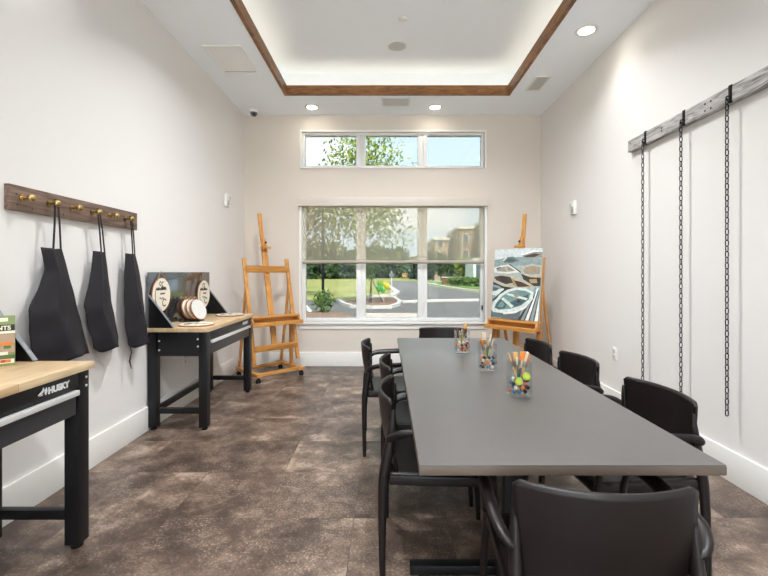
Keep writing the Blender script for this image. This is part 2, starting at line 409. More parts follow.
# unseen glazing added behind the camera to let in fill daylight
w3 = struct(bpy.data.objects.new('fill_window', None)); C.objects.link(w3); w3.location = (0, YF - 0.1, 0)
fx0, fx1 = XL + 0.12, XR - 0.12; n3 = 4; dx3 = (fx1 - fx0) / n3
q = MB(); q.box(fx0, fx0 + 0.05, 0, 0.06, 0, 3.25); q.box(fx1 - 0.05, fx1, 0, 0.06, 0, 3.25); q.box(fx0 + 0.05, fx1 - 0.05, 0, 0.06, 3.19, 3.25); q.box(fx0 + 0.05, fx1 - 0.05, 0, 0.06, 0, 0.08)
for k in range(1, n3): q.box(fx0 + k*dx3 - 0.025, fx0 + k*dx3 + 0.025, 0, 0.06, 0.08, 3.19)
q.build('window_frame', M['vinyl'], w3, smooth=False)
for k in range(n3):
    q = MB(); q.box(fx0 + k*dx3 + (0.05 if k == 0 else 0.025), fx0 + (k + 1)*dx3 - (0.05 if k == n3 - 1 else 0.025), 0.027, 0.033, 0.08, 3.19); q.build('pane', M['glass'], w3, smooth=False)
# roller shade half way down the big window
sh = empty('roller_shade', 'sheer beige roller shade lowered over the upper half of the big window', 'window shade', (0.0975, YB - 0.02, LZ1))
q = MB(); q.box(-1.29, 1.29, -0.085, 0.0, -0.045, 0.07); q.build('cassette', mat('beige_cassette', (212, 203, 193), 0.5), sh, bevel=0.006)
q = MB(); q.grid(lambda u, v: (-1.235 + 2.47 * u, -0.035, -0.045 - 0.745 * v), 2, 2); q.build('shade_fabric', M['shade'], sh, smooth=False)
q = MB(); q.tube([(-1.24, -0.035, -0.808), (1.24, -0.035, -0.808)], 0.019, 12, flat=1.2); q.build('hem_bar', mat('taupe_hem_bar', (168, 158, 146), 0.5), sh)

# ------------------------------------------------------------------ ceiling fittings
downs = [(1.80, 3.77, 'round recessed ceiling light above the right wall, lens glowing white'),
         (-0.974, 5.526, 'round recessed ceiling light above the left end of the high window'),
         (0.645, 5.526, 'round recessed ceiling light by the louvred vent at the back wall'),
         ]
def downlight(x, y, label):
    d = empty('recessed_light', label, 'ceiling light', (x, y, ZC), 0, 'recessed ceiling lights')
    q = MB(); q.lathe([(0.062, -0.002), (0.068, -0.010), (0.095, -0.007), (0.10, -0.001), (0.10, 0.0)], 32); q.build('trim_ring', M['plastic'], d)
    q = MB(); q.lathe([(0.0, -0.006), (0.05, -0.005), (0.066, -0.003), (0.066, 0.0), (0, 0.0)], 32); q.build('lens', LENS, d)
LENS = emis('lit_lens', (255, 246, 228), 14.0)
for a in downs: downlight(*a)
allspots = [(1.80, 3.77), (-0.974, 5.526), (0.645, 5.526), (1.80, 1.8), (1.80, -0.3), (-1.60, 2.2), (-1.60, 0.2), (0.1, -2.1)]
DOWN_W, COVE_W, TRAY_W = 0.7, 0.19, 10.7
for i, (x, y) in enumerate(allspots):
    L_ = bpy.data.lights.new('downlight_lamp', 'AREA'); L_.shape = 'DISK'; L_.size = 0.12
    L_.energy = DOWN_W * (0.35 if y > 5 else 1.0); L_.color = (0.97, 0.98, 1.0); L_.spread = R(115)
    o = bpy.data.objects.new('downlight_lamp', L_); C.objects.link(o); o.location = (x, y, ZC - 0.013)
for (x, y, k) in [(-0.30, -2.4, 0.9), (0.55, -2.4, 0.9), (-0.30, 0.2, 0.9), (0.55, 0.2, 0.9), (-0.512, 3.0, 1.15), (0.758, 3.0, 1.15)]:  # unseen lamps added in the tray to fill the room with light
    L_ = bpy.data.lights.new('tray_fill_lamp', 'AREA'); L_.shape = 'DISK'; L_.size = 0.18
    L_.energy = TRAY_W * k; L_.color = (0.95, 0.975, 1.0); L_.spread = R(124)
    o = bpy.data.objects.new('tray_fill_lamp', L_); C.objects.link(o); o.location = (x, y, ZT - 0.03); o.rotation_euler = (R(14 if y > 1 else 8), 0, 0)
# cove strips, lying on the ledge behind the wood lip, shining up
def strip(x, y, lx, ly, en):
    L_ = bpy.data.lights.new('cove_strip_lamp', 'AREA'); L_.shape = 'RECTANGLE'; L_.size = lx; L_.size_y = ly; L_.energy = en; L_.color = (1.0, 0.88, 0.66)
    o = bpy.data.objects.new('cove_strip_lamp', L_); C.objects.link(o); o.location = (x, y, ZC + 0.045); o.rotation_euler = (PI, 0, 0)
ym = (OY0 + OY1) / 2; ly = OY1 - OY0; xm = (OX0 + OX1) / 2; lx = OX1 - OX0
strip(OX0 - 0.09, ym, 0.05, ly, COVE_W * ly); strip(OX1 + 0.09, ym, 0.05, ly, COVE_W * ly)
strip(xm, OY1 + 0.09, lx, 0.05, COVE_W * lx); strip(xm, OY0 - 0.09, lx, 0.05, COVE_W * lx)

# speaker + sprinkler on the tray
s_ = empty('ceiling_speaker', 'round grey speaker grille set in the raised ceiling', 'speaker', (0.122, 4.665, ZT))
q = MB(); q.lathe([(0.094, -0.004), (0.098, -0.009), (0.108, -0.006), (0.11, 0)], 36); q.build('trim_ring', M['plastic'], s_)
q = MB(); q.lathe([(0, -0.003), (0.094, -0.003), (0.094, 0)], 36); q.build('grille', M['speaker'], s_)
q = MB(); q.lathe([(0, -0.012), (0.03, -0.012), (0.042, -0.007), (0.044, 0)], 28)
tag(q.build('sprinkler_cover', M['plastic'], loc=(0.170, 4.17, ZT)), 'small white domed sprinkler cover on the raised ceiling', 'sprinkler')
# perforated return grille (left)
v = empty('ceiling_vent', 'large perforated white vent panel in the ceiling above the left wall', 'vent', (-1.575, 4.295, ZC), 0, 'ceiling vents')
q = MB(); q.box(-0.185, 0.185, -0.275, -0.262, -0.012, 0); q.box(-0.185, 0.185, 0.262, 0.275, -0.012, 0); q.box(-0.185, -0.172, -0.262, 0.262, -0.007, 0); q.box(0.172, 0.185, -0.262, 0.262, -0.007, 0)
q.build('frame', M['plastic'], v, bevel=0.001)
q = MB(); q.box(-0.172, 0.172, -0.250, 0.250, -0.004, 0); q.build('grille', M['perf'], v, smooth=False)
q = MB(); q.box(-0.172, 0.172, -0.262, -0.250, -0.002, 0); q.box(-0.172, 0.172, 0.250, 0.262, -0.002, 0); q.build('painted_shadow', M['dark'], v, smooth=False)  # dark strips paint the shadow lines at both ends of the grille
# louvred supply (back centre)
def louvre(loc, sx, sy, n, along_x, label):
    v = empty('ceiling_vent', label, 'vent', loc, 0, 'ceiling vents')
    q = MB(); t = 0.02
    q.box(-sx, sx, -sy, -sy + t, -0.01, 0); q.box(-sx, sx, sy - t, sy, -0.01, 0); q.box(-sx, -sx + t, -sy + t, sy - t, -0.01, 0); q.box(sx - t, sx, -sy + t, sy - t, -0.01, 0)
    q.build('frame', M['plastic'], v, bevel=0.002)
    q = MB(); q.box(-sx + t, sx - t, -sy + t, sy - t, -0.002, 0); q.build('duct_back', M['duct'], v, smooth=False)
    q = MB()
    for i in range(n):
        if along_x:
            yy = -sy + t + (2 * (sy - t)) * (i + 0.5) / n
            q.bar((-sx + t, yy, -0.006), (sx - t, yy, -0.006), 0.002, 0.012, up=(0, 0.5, 0.85))
        else:
            xx = -sx + t + (2 * (sx - t)) * (i + 0.5) / n
            q.bar((xx, -sy + t, -0.006), (xx, sy - t, -0.006), 0.002, 0.008, up=(0.5, 0, 0.85))
    q.build('louvres', M['plastic'], v, smooth=False)
louvre((0.125, 5.35, ZC), 0.18, 0.13, 6, True, 'wide louvred ceiling vent above the high window')
louvre((1.75, 4.835, ZC), 0.085, 0.185, 6, False, 'small grey louvred ceiling vent above the right wall')
# dome camera
d = empty('security_camera', 'small white dome security camera in the back left ceiling corner', 'camera', (-1.776, 5.64, ZC))
q = MB(); q.lathe([(0.052, 0), (0.052, -0.022), (0.046, -0.03)], 24); q.build('base', M['plastic'], d)
q = MB(); q.lathe([(0.046, -0.03), (0.043, -0.055), (0.03, -0.075), (0.012, -0.083), (0, -0.084)], 24); q.build('dome', mat('smoked_dome', (110, 110, 112), 0.2), d)
q = MB(); q.lathe([(0, 0.018), (0.018, 0.016), (0.022, 0)], 16, Matrix.Translation((0.012, -0.03, -0.06)) @ axis_to((0.3, -0.8, -0.5))); q.build('lens', M['rubber'], d)

# ------------------------------------------------------------------ wall fittings
def strobe(x, y, z, sgn, label):
    s = empty('fire_alarm_strobe', label, 'alarm', (x, y, z), 0, 'fire alarm strobes')
    q = MB(); q.box(0, sgn * 0.03, -0.055, 0.055, -0.075, 0.075); q.build('housing', M['plastic'], s, bevel=0.005)
    q = MB(); q.box(sgn * 0.03, sgn * 0.046, -0.032, 0.032, 0.0, 0.05); q.build('strobe_lens', mat('clear_strobe', (205, 208, 210), 0.15), s, bevel=0.008)
    q = MB()
    for k in range(4): q.box(sgn * 0.03, sgn * 0.032, -0.03, 0.03, -0.055 + k * 0.011, -0.050 + k * 0.011)
    q.build('sounder_slots', mat('slot_grey', (150, 150, 150), 0.6), s, smooth=False)
strobe(XL, 5.16, 2.18, 1, 'white alarm strobe on the left wall near the easel')
strobe(XR, 4.78, 2.03, -1, 'white alarm strobe on the right wall above the far chair')
def outlet(x, y, z, sgn, label):
    s = empty('wall_outlet', label, 'outlet', (x, y, z), 0, 'wall outlets')
    q = MB(); q.box(0, sgn * 0.006, -0.038, 0.038, -0.06, 0.06); q.build('cover_plate', M['plastic'], s, bevel=0.002)
    for zz in (-0.026, 0.026):
        q = MB(); q.box(sgn * 0.006, sgn * 0.010, -0.017, 0.017, zz - 0.019, zz + 0.019); f = q.build('receptacle', mat('receptacle_white', (214, 213, 209), 0.4), s, bevel=0.003)
        q = MB(); q.box(sgn * 0.010, sgn * 0.0106, -0.008, -0.005, zz - 0.004, zz + 0.010); q.box(sgn * 0.010, sgn * 0.0106, 0.005, 0.008, zz - 0.004, zz + 0.010); q.build('slots', M['dark'], f, smooth=False)
outlet(XR, 3.93, 0.535, -1, 'white outlet low on the right wall beyond the hanging chains')
outlet(XL, 4.10, 0.45, 1, 'white outlet on the left wall under the far workbench')

# peg rail ------------------------------------------------------------
PY0, PY1 = 2.158, 3.268
rail = empty('peg_rail', 'long brown wooden peg rail with six brass knobs on the left wall', 'peg rail', (XL, (PY0 + PY1) / 2, 1.69))
hl = (PY1 - PY0) / 2
q = MB(); q.box(0, 0.028, -hl, hl, -0.066, 0.066); q.build('board', M['rail'], rail, bevel=0.002)
KY = [2.235 + 0.1765 * i for i in range(6)]
for ky in KY:
    q = MB(); q.lathe([(0.020, 0.0), (0.020, 0.003), (0.008, 0.006), (0.0065, 0.028), (0.010, 0.034), (0.019, 0.042), (0.0215, 0.050), (0.018, 0.060), (0.010, 0.066), (0, 0.067)], 20,
                      Matrix.Translation((0.028, ky - (PY0 + PY1) / 2, 0.004)) @ axis_to((1, 0, 0)))
    q.build('knob', M['brass'], rail)
for (py, pz) in [(2.20, 0.02), (2.205, -0.035), (2.30, -0.045), (2.52, -0.045), (3.22, -0.03), (3.235, 0.03), (3.20, 0.01)]:
    q = MB(); q.lathe([(0.005, 0), (0.004, 0.001), (0, 0.0012)], 10, Matrix.Translation((0.028, py - (PY0 + PY1) / 2, pz)) @ axis_to((1, 0, 0))); q.build('nail_hole', M['rubber'], rail)

# aprons --------------------------------------------------------------
def interp(tab, t):
    for (a, va), (b, vb) in zip(tab, tab[1:]):
        if t <= b:
            k = (t - a) / (b - a); k = k * k * (3 - 2 * k) if False else k
            return va + (vb - va) * k
    return tab[-1][1]
def apron(knob_i, left, right, crease, out, zbl, zbr, label, tie=None, waves=(0.012, 3.0, 0.3)):
    """left/right: (v, Y) with v 0 top .. 1 bottom; crease: u of the fold ridge"""
    ky = KY[knob_i]; ztop = 1.432
    root = empty('hanging_apron', label, 'apron', (XL + 0.04, ky, ztop), 0, 'aprons on the peg rail')
    def S(u, v):
        yl, yr = interp(left, v), interp(right, v)
        y = yl + (yr - yl) * u
        zb = zbl + (zbr - zbl) * u - 0.03 * math.sin(PI * min(1, u / max(crease, 0.01))) * (1 if u < crease else 0)
        z = ztop + (zb - ztop) * v + 0.012 * (1 - v) * abs(u - 0.5)
        cr = crease * (0.6 + 0.4 * v)
        k = 1 - abs(u - cr) / (cr if u < cr else 1 - cr)
        x = 0.012 + out * (0.35 + 0.65 * v) * max(0, k) ** 1.25
        x += waves[0] * v * math.sin(u * PI * waves[1] + waves[2] + v * 2.0) + 0.004 * math.sin(v * 23 + u * 5) * v
        x = max(x, 0.004)
        return (x, y - ky, z - ztop)
    q = MB(); q.grid(S, 28, 36); q.build('apron_body', M['apron'], root, solid=0.003, angle=60)
    # neck loop
    for u, nm in ((0.40, -1), (0.95, 1)):
        a = Vector(S(u, 0.0)); top = Vector((XL + 0.072 - (XL + 0.04), nm * 0.010, 1.712 - ztop))
        pts = [a + Vector((0.002, 0, -0.015)), a, a.lerp(top, 0.5) + Vector((0.002, 0, 0)), top]
        q = MB()
        for p0, p1 in zip(pts, pts[1:]): q.bar(p0, p1, 0.013, 0.003, up=(1, 0, 0))
        q.build('neck_strap', M['apron'], root, smooth=False)
    q = MB(); q.bar((0.032, -0.014, 1.7145 - ztop), (0.032, 0.014, 1.7145 - ztop), 0.012, 0.003, up=(0, 0, 1)); q.build('strap_loop', M['apron'], root)
    if tie:
        q = MB(); pts = [(0.02, tie[0] - ky, tie[1] - ztop), (0.03, tie[0] + 0.006 - ky, tie[1] - 0.07 - ztop), (0.022, tie[0] - 0.004 - ky, tie[1] - 0.13 - ztop), (0.03, tie[0] + 0.004 - ky, tie[1] - 0.19 - ztop)]
        q.tube(pts, [0.007, 0.006, 0.008, 0.004], 8, flat=0.5); q.build('waist_tie', M['apron'], root)
apron(1, [(0, 2.325), (0.20, 2.352), (0.38, 2.300), (0.54, 2.238), (0.68, 2.240), (1, 2.258)], [(0, 2.475), (0.5, 2.60), (1, 2.715)], 0.50, 0.080, 0.815, 0.775,
      'black apron nearest the camera on the peg rail, hanging above the front workbench')
apron(3, [(0, 2.74), (0.2, 2.722), (0.38, 2.685), (0.55, 2.648), (0.8, 2.69), (1, 2.74)], [(0, 2.858), (0.5, 2.93), (0.9, 3.01), (1, 3.005)], 0.42, 0.085, 0.80, 0.775,
      'middle black apron on the peg rail, its top folded narrow')
apron(5, [(0, 3.08), (0.3, 3.06), (0.6, 3.055), (0.85, 3.07), (1, 3.11)], [(0, 3.20), (0.25, 3.27), (0.6, 3.33), (0.85, 3.35), (1, 3.31)], 0.55, 0.085, 0.76, 0.755,
      'farthest black apron on the peg rail with its waist tie dangling', tie=(3.12, 0.77))

# ------------------------------------------------------------------ workbenches
def text_mesh(body, size, name, m, parent, M4, extrude=0.0006, offset=0.0):
    cu = bpy.data.curves.new(name, 'FONT'); cu.body = body; cu.size = size; cu.extrude = extrude; cu.offset = offset
    t = bpy.data.objects.new(name + '_tmp', cu); C.objects.link(t)
    bpy.context.view_layer.update()
    me = bpy.data.meshes.new_from_object(t.evaluated_get(bpy.context.evaluated_depsgraph_get()))
    bpy.data.objects.remove(t); bpy.data.curves.remove(cu)
    me.transform(M4); me.name = name; me.materials.clear(); me.materials.append(m)
    o = bpy.data.objects.new(name, me); C.objects.link(o); o.parent = parent
    return o

BW, BL = 0.49, 1.18          # bench depth (x) and length (y); origin at wall side, near end, floor
def make_bench(H, label):
    """origin: wall side, far end, floor; extends -y to the near end"""
    root = empty('workbench', label, 'workbench', (0, 0, 0), 0, 'black steel workbenches with wood tops')
    TH = 0.034; z1 = H - TH; L = 0.068
    q = MB(); q.box(-0.005, BW + 0.005, -BL - 0.005, 0.005, z1, H); q.build('worktop', M['butcher'], root, bevel=0.004)
    for (x, y) in ((-0.008, -0.012 - L), (BW - L - 0.012, -0.012 - L), (-0.008, -BL + 0.02), (BW - L - 0.012, -BL + 0.02)):
        q = MB(); q.box(x, x + L, y, y + L, 0.022, z1); lg = q.build('leg', M['blackmetal'], root, bevel=0.003)
        q = MB(); q.lathe([(0.024, 0), (0.026, 0.006), (0.014, 0.012), (0.010, 0.024)], 16, Matrix.Translation((x + L/2, y + L/2, 0))); q.build('foot', M['rubber'], lg)
    # end aprons
    for y in (-BL + 0.03, -0.012 - 0.03):
        q = MB(); q.box(0.073, BW - L, y - 0.004, y + 0.02, z1 - 0.20, z1); q.build('end_panel', M['blackmetal'], root, bevel=0.002)
    for k, (x, z) in enumerate(((0.085, z1 - 0.075), (0.085, z1 - 0.15), (BW - L - 0.02, z1 - 0.06), (BW - L - 0.02, z1 - 0.12))):
        q = MB(); q.lathe([(0.008, 0), (0.008, 0.004), (0, 0.006)], 10, Matrix.Translation((x, -BL + 0.026, z)) @ axis_to((0, -1, 0))); q.build('bolt', M['silver'], root)
    for z in (z1 - 0.035, z1 - 0.075):
        q = MB(); q.lathe([(0.006, 0), (0.006, 0.003), (0, 0.004)], 10, Matrix.Translation((BW - 0.012, -0.012 - 0.02, z)) @ axis_to((1, 0, 0))); q.build('bolt', M['silver'], root)
    # front rail and back rail
    q = MB(); q.box(BW - 0.04, BW - 0.014, -BL + 0.02 + L, -0.012 - L, z1 - 0.075, z1); q.build('front_rail', M['blackmetal'], root, bevel=0.002)
    q = MB(); q.box(0.01, 0.03, -BL + 0.02 + L, -0.012 - L, z1 - 0.2, z1); q.build('back_rail', M['blackmetal'], root, bevel=0.002)
    # drawer
    dr = MB(); dr.box(BW - 0.034, BW - 0.016, -BL + 0.02 + L + 0.012, -0.012 - L - 0.012, z1 - 0.195, z1 - 0.082)
    dr.box(0.08, BW - 0.034, -BL + 0.02 + L + 0.03, -0.012 - L - 0.03, z1 - 0.185, z1 - 0.175)
    dr.box(0.08, BW - 0.034, -BL + 0.02 + L + 0.03, -BL + 0.02 + L + 0.038, z1 - 0.175, z1 - 0.09); dr.box(0.08, BW - 0.034, -0.012 - L - 0.038, -0.012 - L - 0.03, z1 - 0.175, z1 - 0.09)
    dro = dr.build('drawer', mat('charcoal_drawer', (62, 62, 66), 0.35, 0.3), root, bevel=0.001)
    q = MB(); q.box(BW - 0.018, BW + 0.004, -BL + 0.02 + L + 0.012, -0.012 - L - 0.012, z1 - 0.105, z1 - 0.080); tag(q.build('drawer_pull', M['silver'], dro, bevel=0.004), 'silver full-width drawer pull')
    # stretchers
    zs = 0.155
    for y in (-BL + 0.02 + L/2, -0.012 - L/2):
        q = MB(); q.box(0.073, BW - L, y - 0.018, y + 0.018, zs - 0.022, zs + 0.022); q.build('end_stretcher', M['blackmetal'], root, bevel=0.002)
    q = MB(); q.box(0.015, 0.05, -BL + 0.02 + L, -0.012 - L, zs - 0.022, zs + 0.022); q.build('long_stretcher', M['blackmetal'], root, bevel=0.002)
    # splash back and triangular side gussets
    q = MB(); q.box(0.0, 0.012, -BL, 0, H, H + 0.455); q.build('back_panel', M['gloss_black'], root, bevel=0.0015)
    for y, s in ((-BL + 0.004, 1), (-0.008, 1)):
        q = MB(); q.prism([(0.012, y, H), (0.21, y, H), (0.20, y, H + 0.014), (0.012, y, H + 0.26)], (0, 0.004, 0)); g = q.build('side_gusset', M['blackmetal'], root, smooth=False)
        q = MB(); a = Vector((0.214, y + 0.002, H + 0.004)); b = Vector((0.014, y + 0.002, H + 0.265)); q.bar(a, b, 0.026, 0.004, up=(1, 0, 0.8)); q.build('gusset_flange', M['greyedge'], g, smooth=False)
    # lettering on the rail, near the far end
    M4 = Matrix.Translation((BW - 0.0135, -0.255, z1 - 0.052)) @ Matrix(((0, 0, 1, 0), (1, 0, 0, 0), (0, 1, 0, 0), (0, 0, 0, 1)))
    wm = mat('white_lettering', (232, 232, 232), 0.4)
    text_mesh('HUSKY', 0.037, 'lettering', wm, root, M4, 0.0008, 0.0022)
    q = MB()   # small animal head emblem: muzzle, two ears, neck
    X = BW - 0.0124; y0 = -0.31; z0 = z1 - 0.052
    def P(pts): q.prism([(X - 0.001, y0 + a, z0 + b) for a, b in pts], (0.0016, 0, 0))
    P([(0, 0.008), (0.014, 0.016), (0.022, 0.022), (0.030, 0.034), (0.034, 0.020), (0.026, 0.012), (0.012, 0.006)])
    P([(0.002, 0.003), (0.016, 0.004), (0.026, 0.008), (0.022, 0.001)])
    P([(0.036, 0.022), (0.046, 0.030), (0.050, 0.014), (0.042, -0.002), (0.036, 0.006)])
    q.build('emblem', wm, root, smooth=False)
    return root
bench_far = make_bench(0.843, 'black steel workbench with wood top and drawer holding round wooden plaques')
bench_far.location = (-1.945, 4.60, 0)
bench_near = make_bench(0.868, 'black steel workbench in the near left corner with a colourful box on top')
bench_near.location = (-1.912, 2.040, 0)
HF, HN = 0.843, 0.868

# plaques -------------------------------------------------------------
def scribble(q, rad, seed, z):
    """decorative strokes on a disc face (local xy plane), no letters"""
    rnd = random.Random(seed)
    def stroke(pts, w):
        q.tube([(a * rad, b * rad, z) for a, b in pts], [w * rad] * len(pts), 6, flat=0.25, ref=(0, 0, 1))
    stroke([(-0.40 + 0.30*math.cos(t), -0.05 + 0.55*math.sin(t)) for t in [R(a) for a in range(120, 260, 14)]], 0.036)
    stroke([(0.30 + 0.22*math.cos(t), -0.48 + 0.20*math.sin(t)) for t in [R(a) for a in range(30, 330, 20)]], 0.036)
    stroke([(-0.25 + 0.06*i, -0.22 + 0.05*math.sin(i*1.3)) for i in range(9)], 0.032)
    x = -0.56
    while x < 0.52:
        h = rnd.uniform(0.10, 0.24); k = rnd.uniform(0.05, 0.09)
        stroke([(x, 0.28), (x + k*0.3, 0.28 + h), (x + k*0.7, 0.30 + h*0.6), (x + k, 0.27), (x + k*1.4, 0.34)], 0.034)
        x += k * 1.55
    stroke([(-0.15 + 0.10*math.cos(t), 0.66 + 0.11*math.sin(t)) for t in [R(a) for a in range(0, 330, 22)]], 0.03)
    stroke([(0.12 + 0.10*math.cos(t), 0.63 + 0.13*math.sin(t)) for t in [R(a) for a in range(40, 300, 22)]], 0.03)
    x = -0.16
    while x < 0.3:
        stroke([(x, 0.02), (x + 0.03, 0.10), (x + 0.06, 0.02)], 0.036); x += 0.085
def disc(name, label, rad, th, face, group, marks=None, edge=None):
    root = empty(name, label, 'plaque', (0, 0, 0), 0, group)
    q = MB(); q.lathe([(0, 0), (rad - 0.002, 0), (rad, 0.003), (rad, th - 0.002), (rad - 0.002, th)], 40); q.build('wooden_disc', edge or M['bark_edge'], root)
    q = MB(); q.lathe([(rad - 0.0035, th - 0.001), (rad - 0.004, th + 0.0006), (0, th + 0.0006)], 40); q.build('face', face, root, smooth=False)
    if marks is not None:
        q = MB(); scribble(q, rad, marks, th + 0.0008); q.build('painted_marks', M['ink'], root, smooth=False)
    return root
# two plaques hanging against the splash back
for (y, z, r, seed, lab) in ((3.590, 1.106, 0.145, 3, 'round cream plaque hanging by twine on the near end of the far bench splash back'),
                             (4.425, 1.068, 0.145, 5, 'round cream plaque hanging by twine on the far end of the far bench splash back')):
    p = disc('hanging_plaque', lab, r, 0.012, M['plaque_face'], 'lettered round plaques', seed)
    p.location = (-1.929, y, z)
    # face +X, text reads along +Y
    p.rotation_euler = Matrix(((0, 0, 1), (1, 0, 0), (0, 1, 0))).to_euler()
    q = MB(); q.tube([(-0.070, r * 0.84, 0.013), (-0.056, r * 0.95, 0.011), (-0.006, HF + 0.457 - z, 0.004), (0.006, HF + 0.457 - z, 0.004), (0.056, r * 0.95, 0.011), (0.070, r * 0.84, 0.013)], 0.004, 8)
    q.build('twine_loop', M['twine'], p)
# flat plaques
for (x, y, r, seed, lab) in ((-1.625, 3.605, 0.142, 8, 'cream round plaque lying flat at the near end of the far workbench'),
                             (-1.640, 4.42, 0.142, 9, 'cream round plaque lying flat at the far end of the far workbench')):
    p = disc('flat_plaque', lab, r, 0.012, M['plaque_face'], 'lettered round plaques', seed); p.location = (x, y, HF + 0.0005); p.rotation_euler = (0, 0, R(70))
# three blank plaques leaning in a black stand
stand = empty('plaque_stand', 'black wire stand holding the blank round plaques', 'stand', (-1.80, 3.90, HF))
q = MB()
for dy in (-0.05, 0.05): q.tube([(-0.10, dy, 0.006), (0.09, dy, 0.006)], 0.005, 8)
q.build('base_rails', M['iron'], stand)
PN = Vector((0.92, -0.20, 0.32)).normalized(); PC0 = Vector((-1.752, 3.905, HF + 0.012 + 0.094))
for xx in (-0.085, -0.035, 0.012, 0.06):
    q = MB(); q.tube([(xx, -0.05, 0.006), (xx - 0.004, -0.05, 0.03)], 0.004, 8); q.tube([(xx, 0.05, 0.006), (xx - 0.004, 0.05, 0.03)], 0.004, 8); q.build('divider_peg', M['iron'], stand)
DARKST = mat('dark_stained_wood', (64, 46, 36), 0.5, var=0.2, vscale=20)
for k, (lab, fc) in enumerate((('dark brown round plaque behind the pale ones in the stand', DARKST), ('leftmost of three blank wooden plaques standing in the stand', M['plaque_face']), ('middle blank wooden plaque standing between two others', M['plaque_face']), ('blank white faced plaque at the front right of the stand', M['plaque_white']))):
    p = disc('blank_plaque', lab, 0.100, 0.018, fc, 'blank plaques in the stand', edge=DARKST if k == 0 else None)
    rot = axis_to(PN); up = rot.inverted() @ Vector((0, 0, 1)); ang = math.atan2(up.y, up.x) - PI / 2
    rot = rot @ Matrix.Rotation(ang, 4, 'Z')
    p.rotation_euler = rot.to_euler(); p.location = PC0 - Vector((0.045, -0.006, 0)) * (3 - k)
    q = MB(); q.tube([(-0.02, 0.09, 0.020), (-0.018, 0.112, 0.014), (0, 0.122, 0.010), (0.018, 0.112, 0.014), (0.02, 0.09, 0.020)], 0.006, 8); q.build('twine_loop', M['twine'], p)

# colourful box on the near bench ------------------------------------
bx = empty('kit_box', 'green and tan printed cardboard box standing on the near workbench', 'box', (-1.804, 1.914, HN), R(43))
q = MB(); q.box(-0.085, 0.085, -0.03, 0.03, 0, 0.228); q.build('carton', mat('green_carton', (122, 138, 88), 0.6), bx, bevel=0.002)
pm = [mat('print_cream', (226, 220, 200), 0.6), mat('print_black', (40, 38, 36), 0.6), mat('print_olive', (150, 160, 84), 0.6), mat('print_yellow', (232, 196, 60), 0.6),
      mat('print_taupe', (166, 142, 122), 0.6), mat('print_orange', (214, 120, 50), 0.6), mat('print_forest', (84, 104, 58), 0.6), mat('print_red', (170, 60, 44), 0.6)]
q = MB()
def pr(x0, x1, z0, z1, mi, lay=1, sk=0.0): q.prism([(x0, -0.0301, z0), (x1, -0.0301, z0), (x1 + sk, -0.0301, z1), (x0 + sk, -0.0301, z1)], (0, -0.0003 * lay, 0), mi)
pr(-0.085, 0.060, 0.205, 0.222, 0); pr(-0.085, 0.083, 0.162, 0.190, 1); pr(-0.085, 0.085, 0.150, 0.161, 0)
pr(-0.085, 0.015, 0.095, 0.148, 2); pr(0.012, 0.030, 0.100, 0.146, 3, 2); pr(0.030, 0.084, 0.105, 0.148, 4); pr(0.034, 0.078, 0.095, 0.110, 5, 2)
pr(-0.085, 0.084, 0.062, 0.092, 4); pr(0.045, 0.070, 0.080, 0.093, 6, 2); pr(-0.085, 0.060, 0.052, 0.066, 0, 2)
pr(-0.03, 0.084, 0.012, 0.050, 6); pr(0.0, 0.082, 0.012, 0.032, 0, 2, 0.0); pr(0.025, 0.070, 0.016, 0.030, 5, 3); pr(0.035, 0.050, 0.018, 0.028, 7, 4)
q.build('printed_front', pm, bx, smooth=False)
text_mesh('NTS', 0.026, 'lettering', pm[0], bx, Matrix.Translation((0.022, -0.0306, 0.167)) @ Matrix.Rotation(PI/2, 4, 'X'), 0.0003, 0.0008)

# ------------------------------------------------------------------ beam with chains
BX = XR - 0.044
beam = empty('chain_beam', 'long grey weathered wood beam mounted high on the right wall', 'beam', (XR, 2.6, 2.385))
q = MB(); q.box(-0.044, 0, 2.74 - 2.6 + 0.0015, 3.645 - 2.6, -0.05, 0.05); q.build('plank', M['beam'], beam, bevel=0.002)
q = MB(); q.box(-0.044, 0, 1.45 - 2.6, 2.74 - 2.6 - 0.0015, -0.05, 0.05); q.build('plank', M['beam'], beam, bevel=0.002)
CY = [3.40, 2.96, 2.56]
for cy in CY:
    q = MB(); q.box(-0.049, 0.0, cy - 2.6 - 0.011, cy - 2.6 + 0.011, 0.05, 0.054); q.box(-0.049, -0.044, cy - 2.6 - 0.011, cy - 2.6 + 0.011, -0.054, 0.054); q.box(-0.049, -0.036, cy - 2.6 - 0.011, cy - 2.6 + 0.011, -0.054, -0.05)
    s = q.build('strap', M['iron'], beam, smooth=False)
    q = MB(); q.tube([(-0.047, cy - 2.6, -0.012), (-0.066, cy - 2.6, -0.014), (-0.072, cy - 2.6, -0.026), (-0.068, cy - 2.6, -0.038), (-0.047, cy - 2.6, -0.042)], 0.0045, 8); q.build('staple', M['iron'], s)
for (y, z) in [(2.765, 0.02), (2.765, -0.025), (2.715, 0.02), (2.715, -0.025), (3.20, 0.012), (3.20, -0.012), (3.61, 0.02), (1.9, 0.02), (1.9, -0.02)]:
    q = MB(); q.lathe([(0.007, 0), (0.006, 0.002), (0, 0.003)], 10, Matrix.Translation((-0.044, y - 2.6, z)) @ axis_to((-1, 0, 0))); q.build('screw_head', M['iron'], beam)
PITCH = 0.0345
def link_mesh(wide):
    q = MB(); a, b = 0.0185, 0.0088; pts = []
    for k in range(16):
        t = 2 * PI * k / 16; x = b * math.cos(t); z = b * math.sin(t) + (a - b if math.sin(t) >= 0 else -(a - b))
        pts.append((0, x, z) if wide else (x, 0, z))
    q.tube(pts, 0.0034, 6, closed=True, ref=(1, 0, 0) if wide else (0, 1, 0)); return q
NL = 56
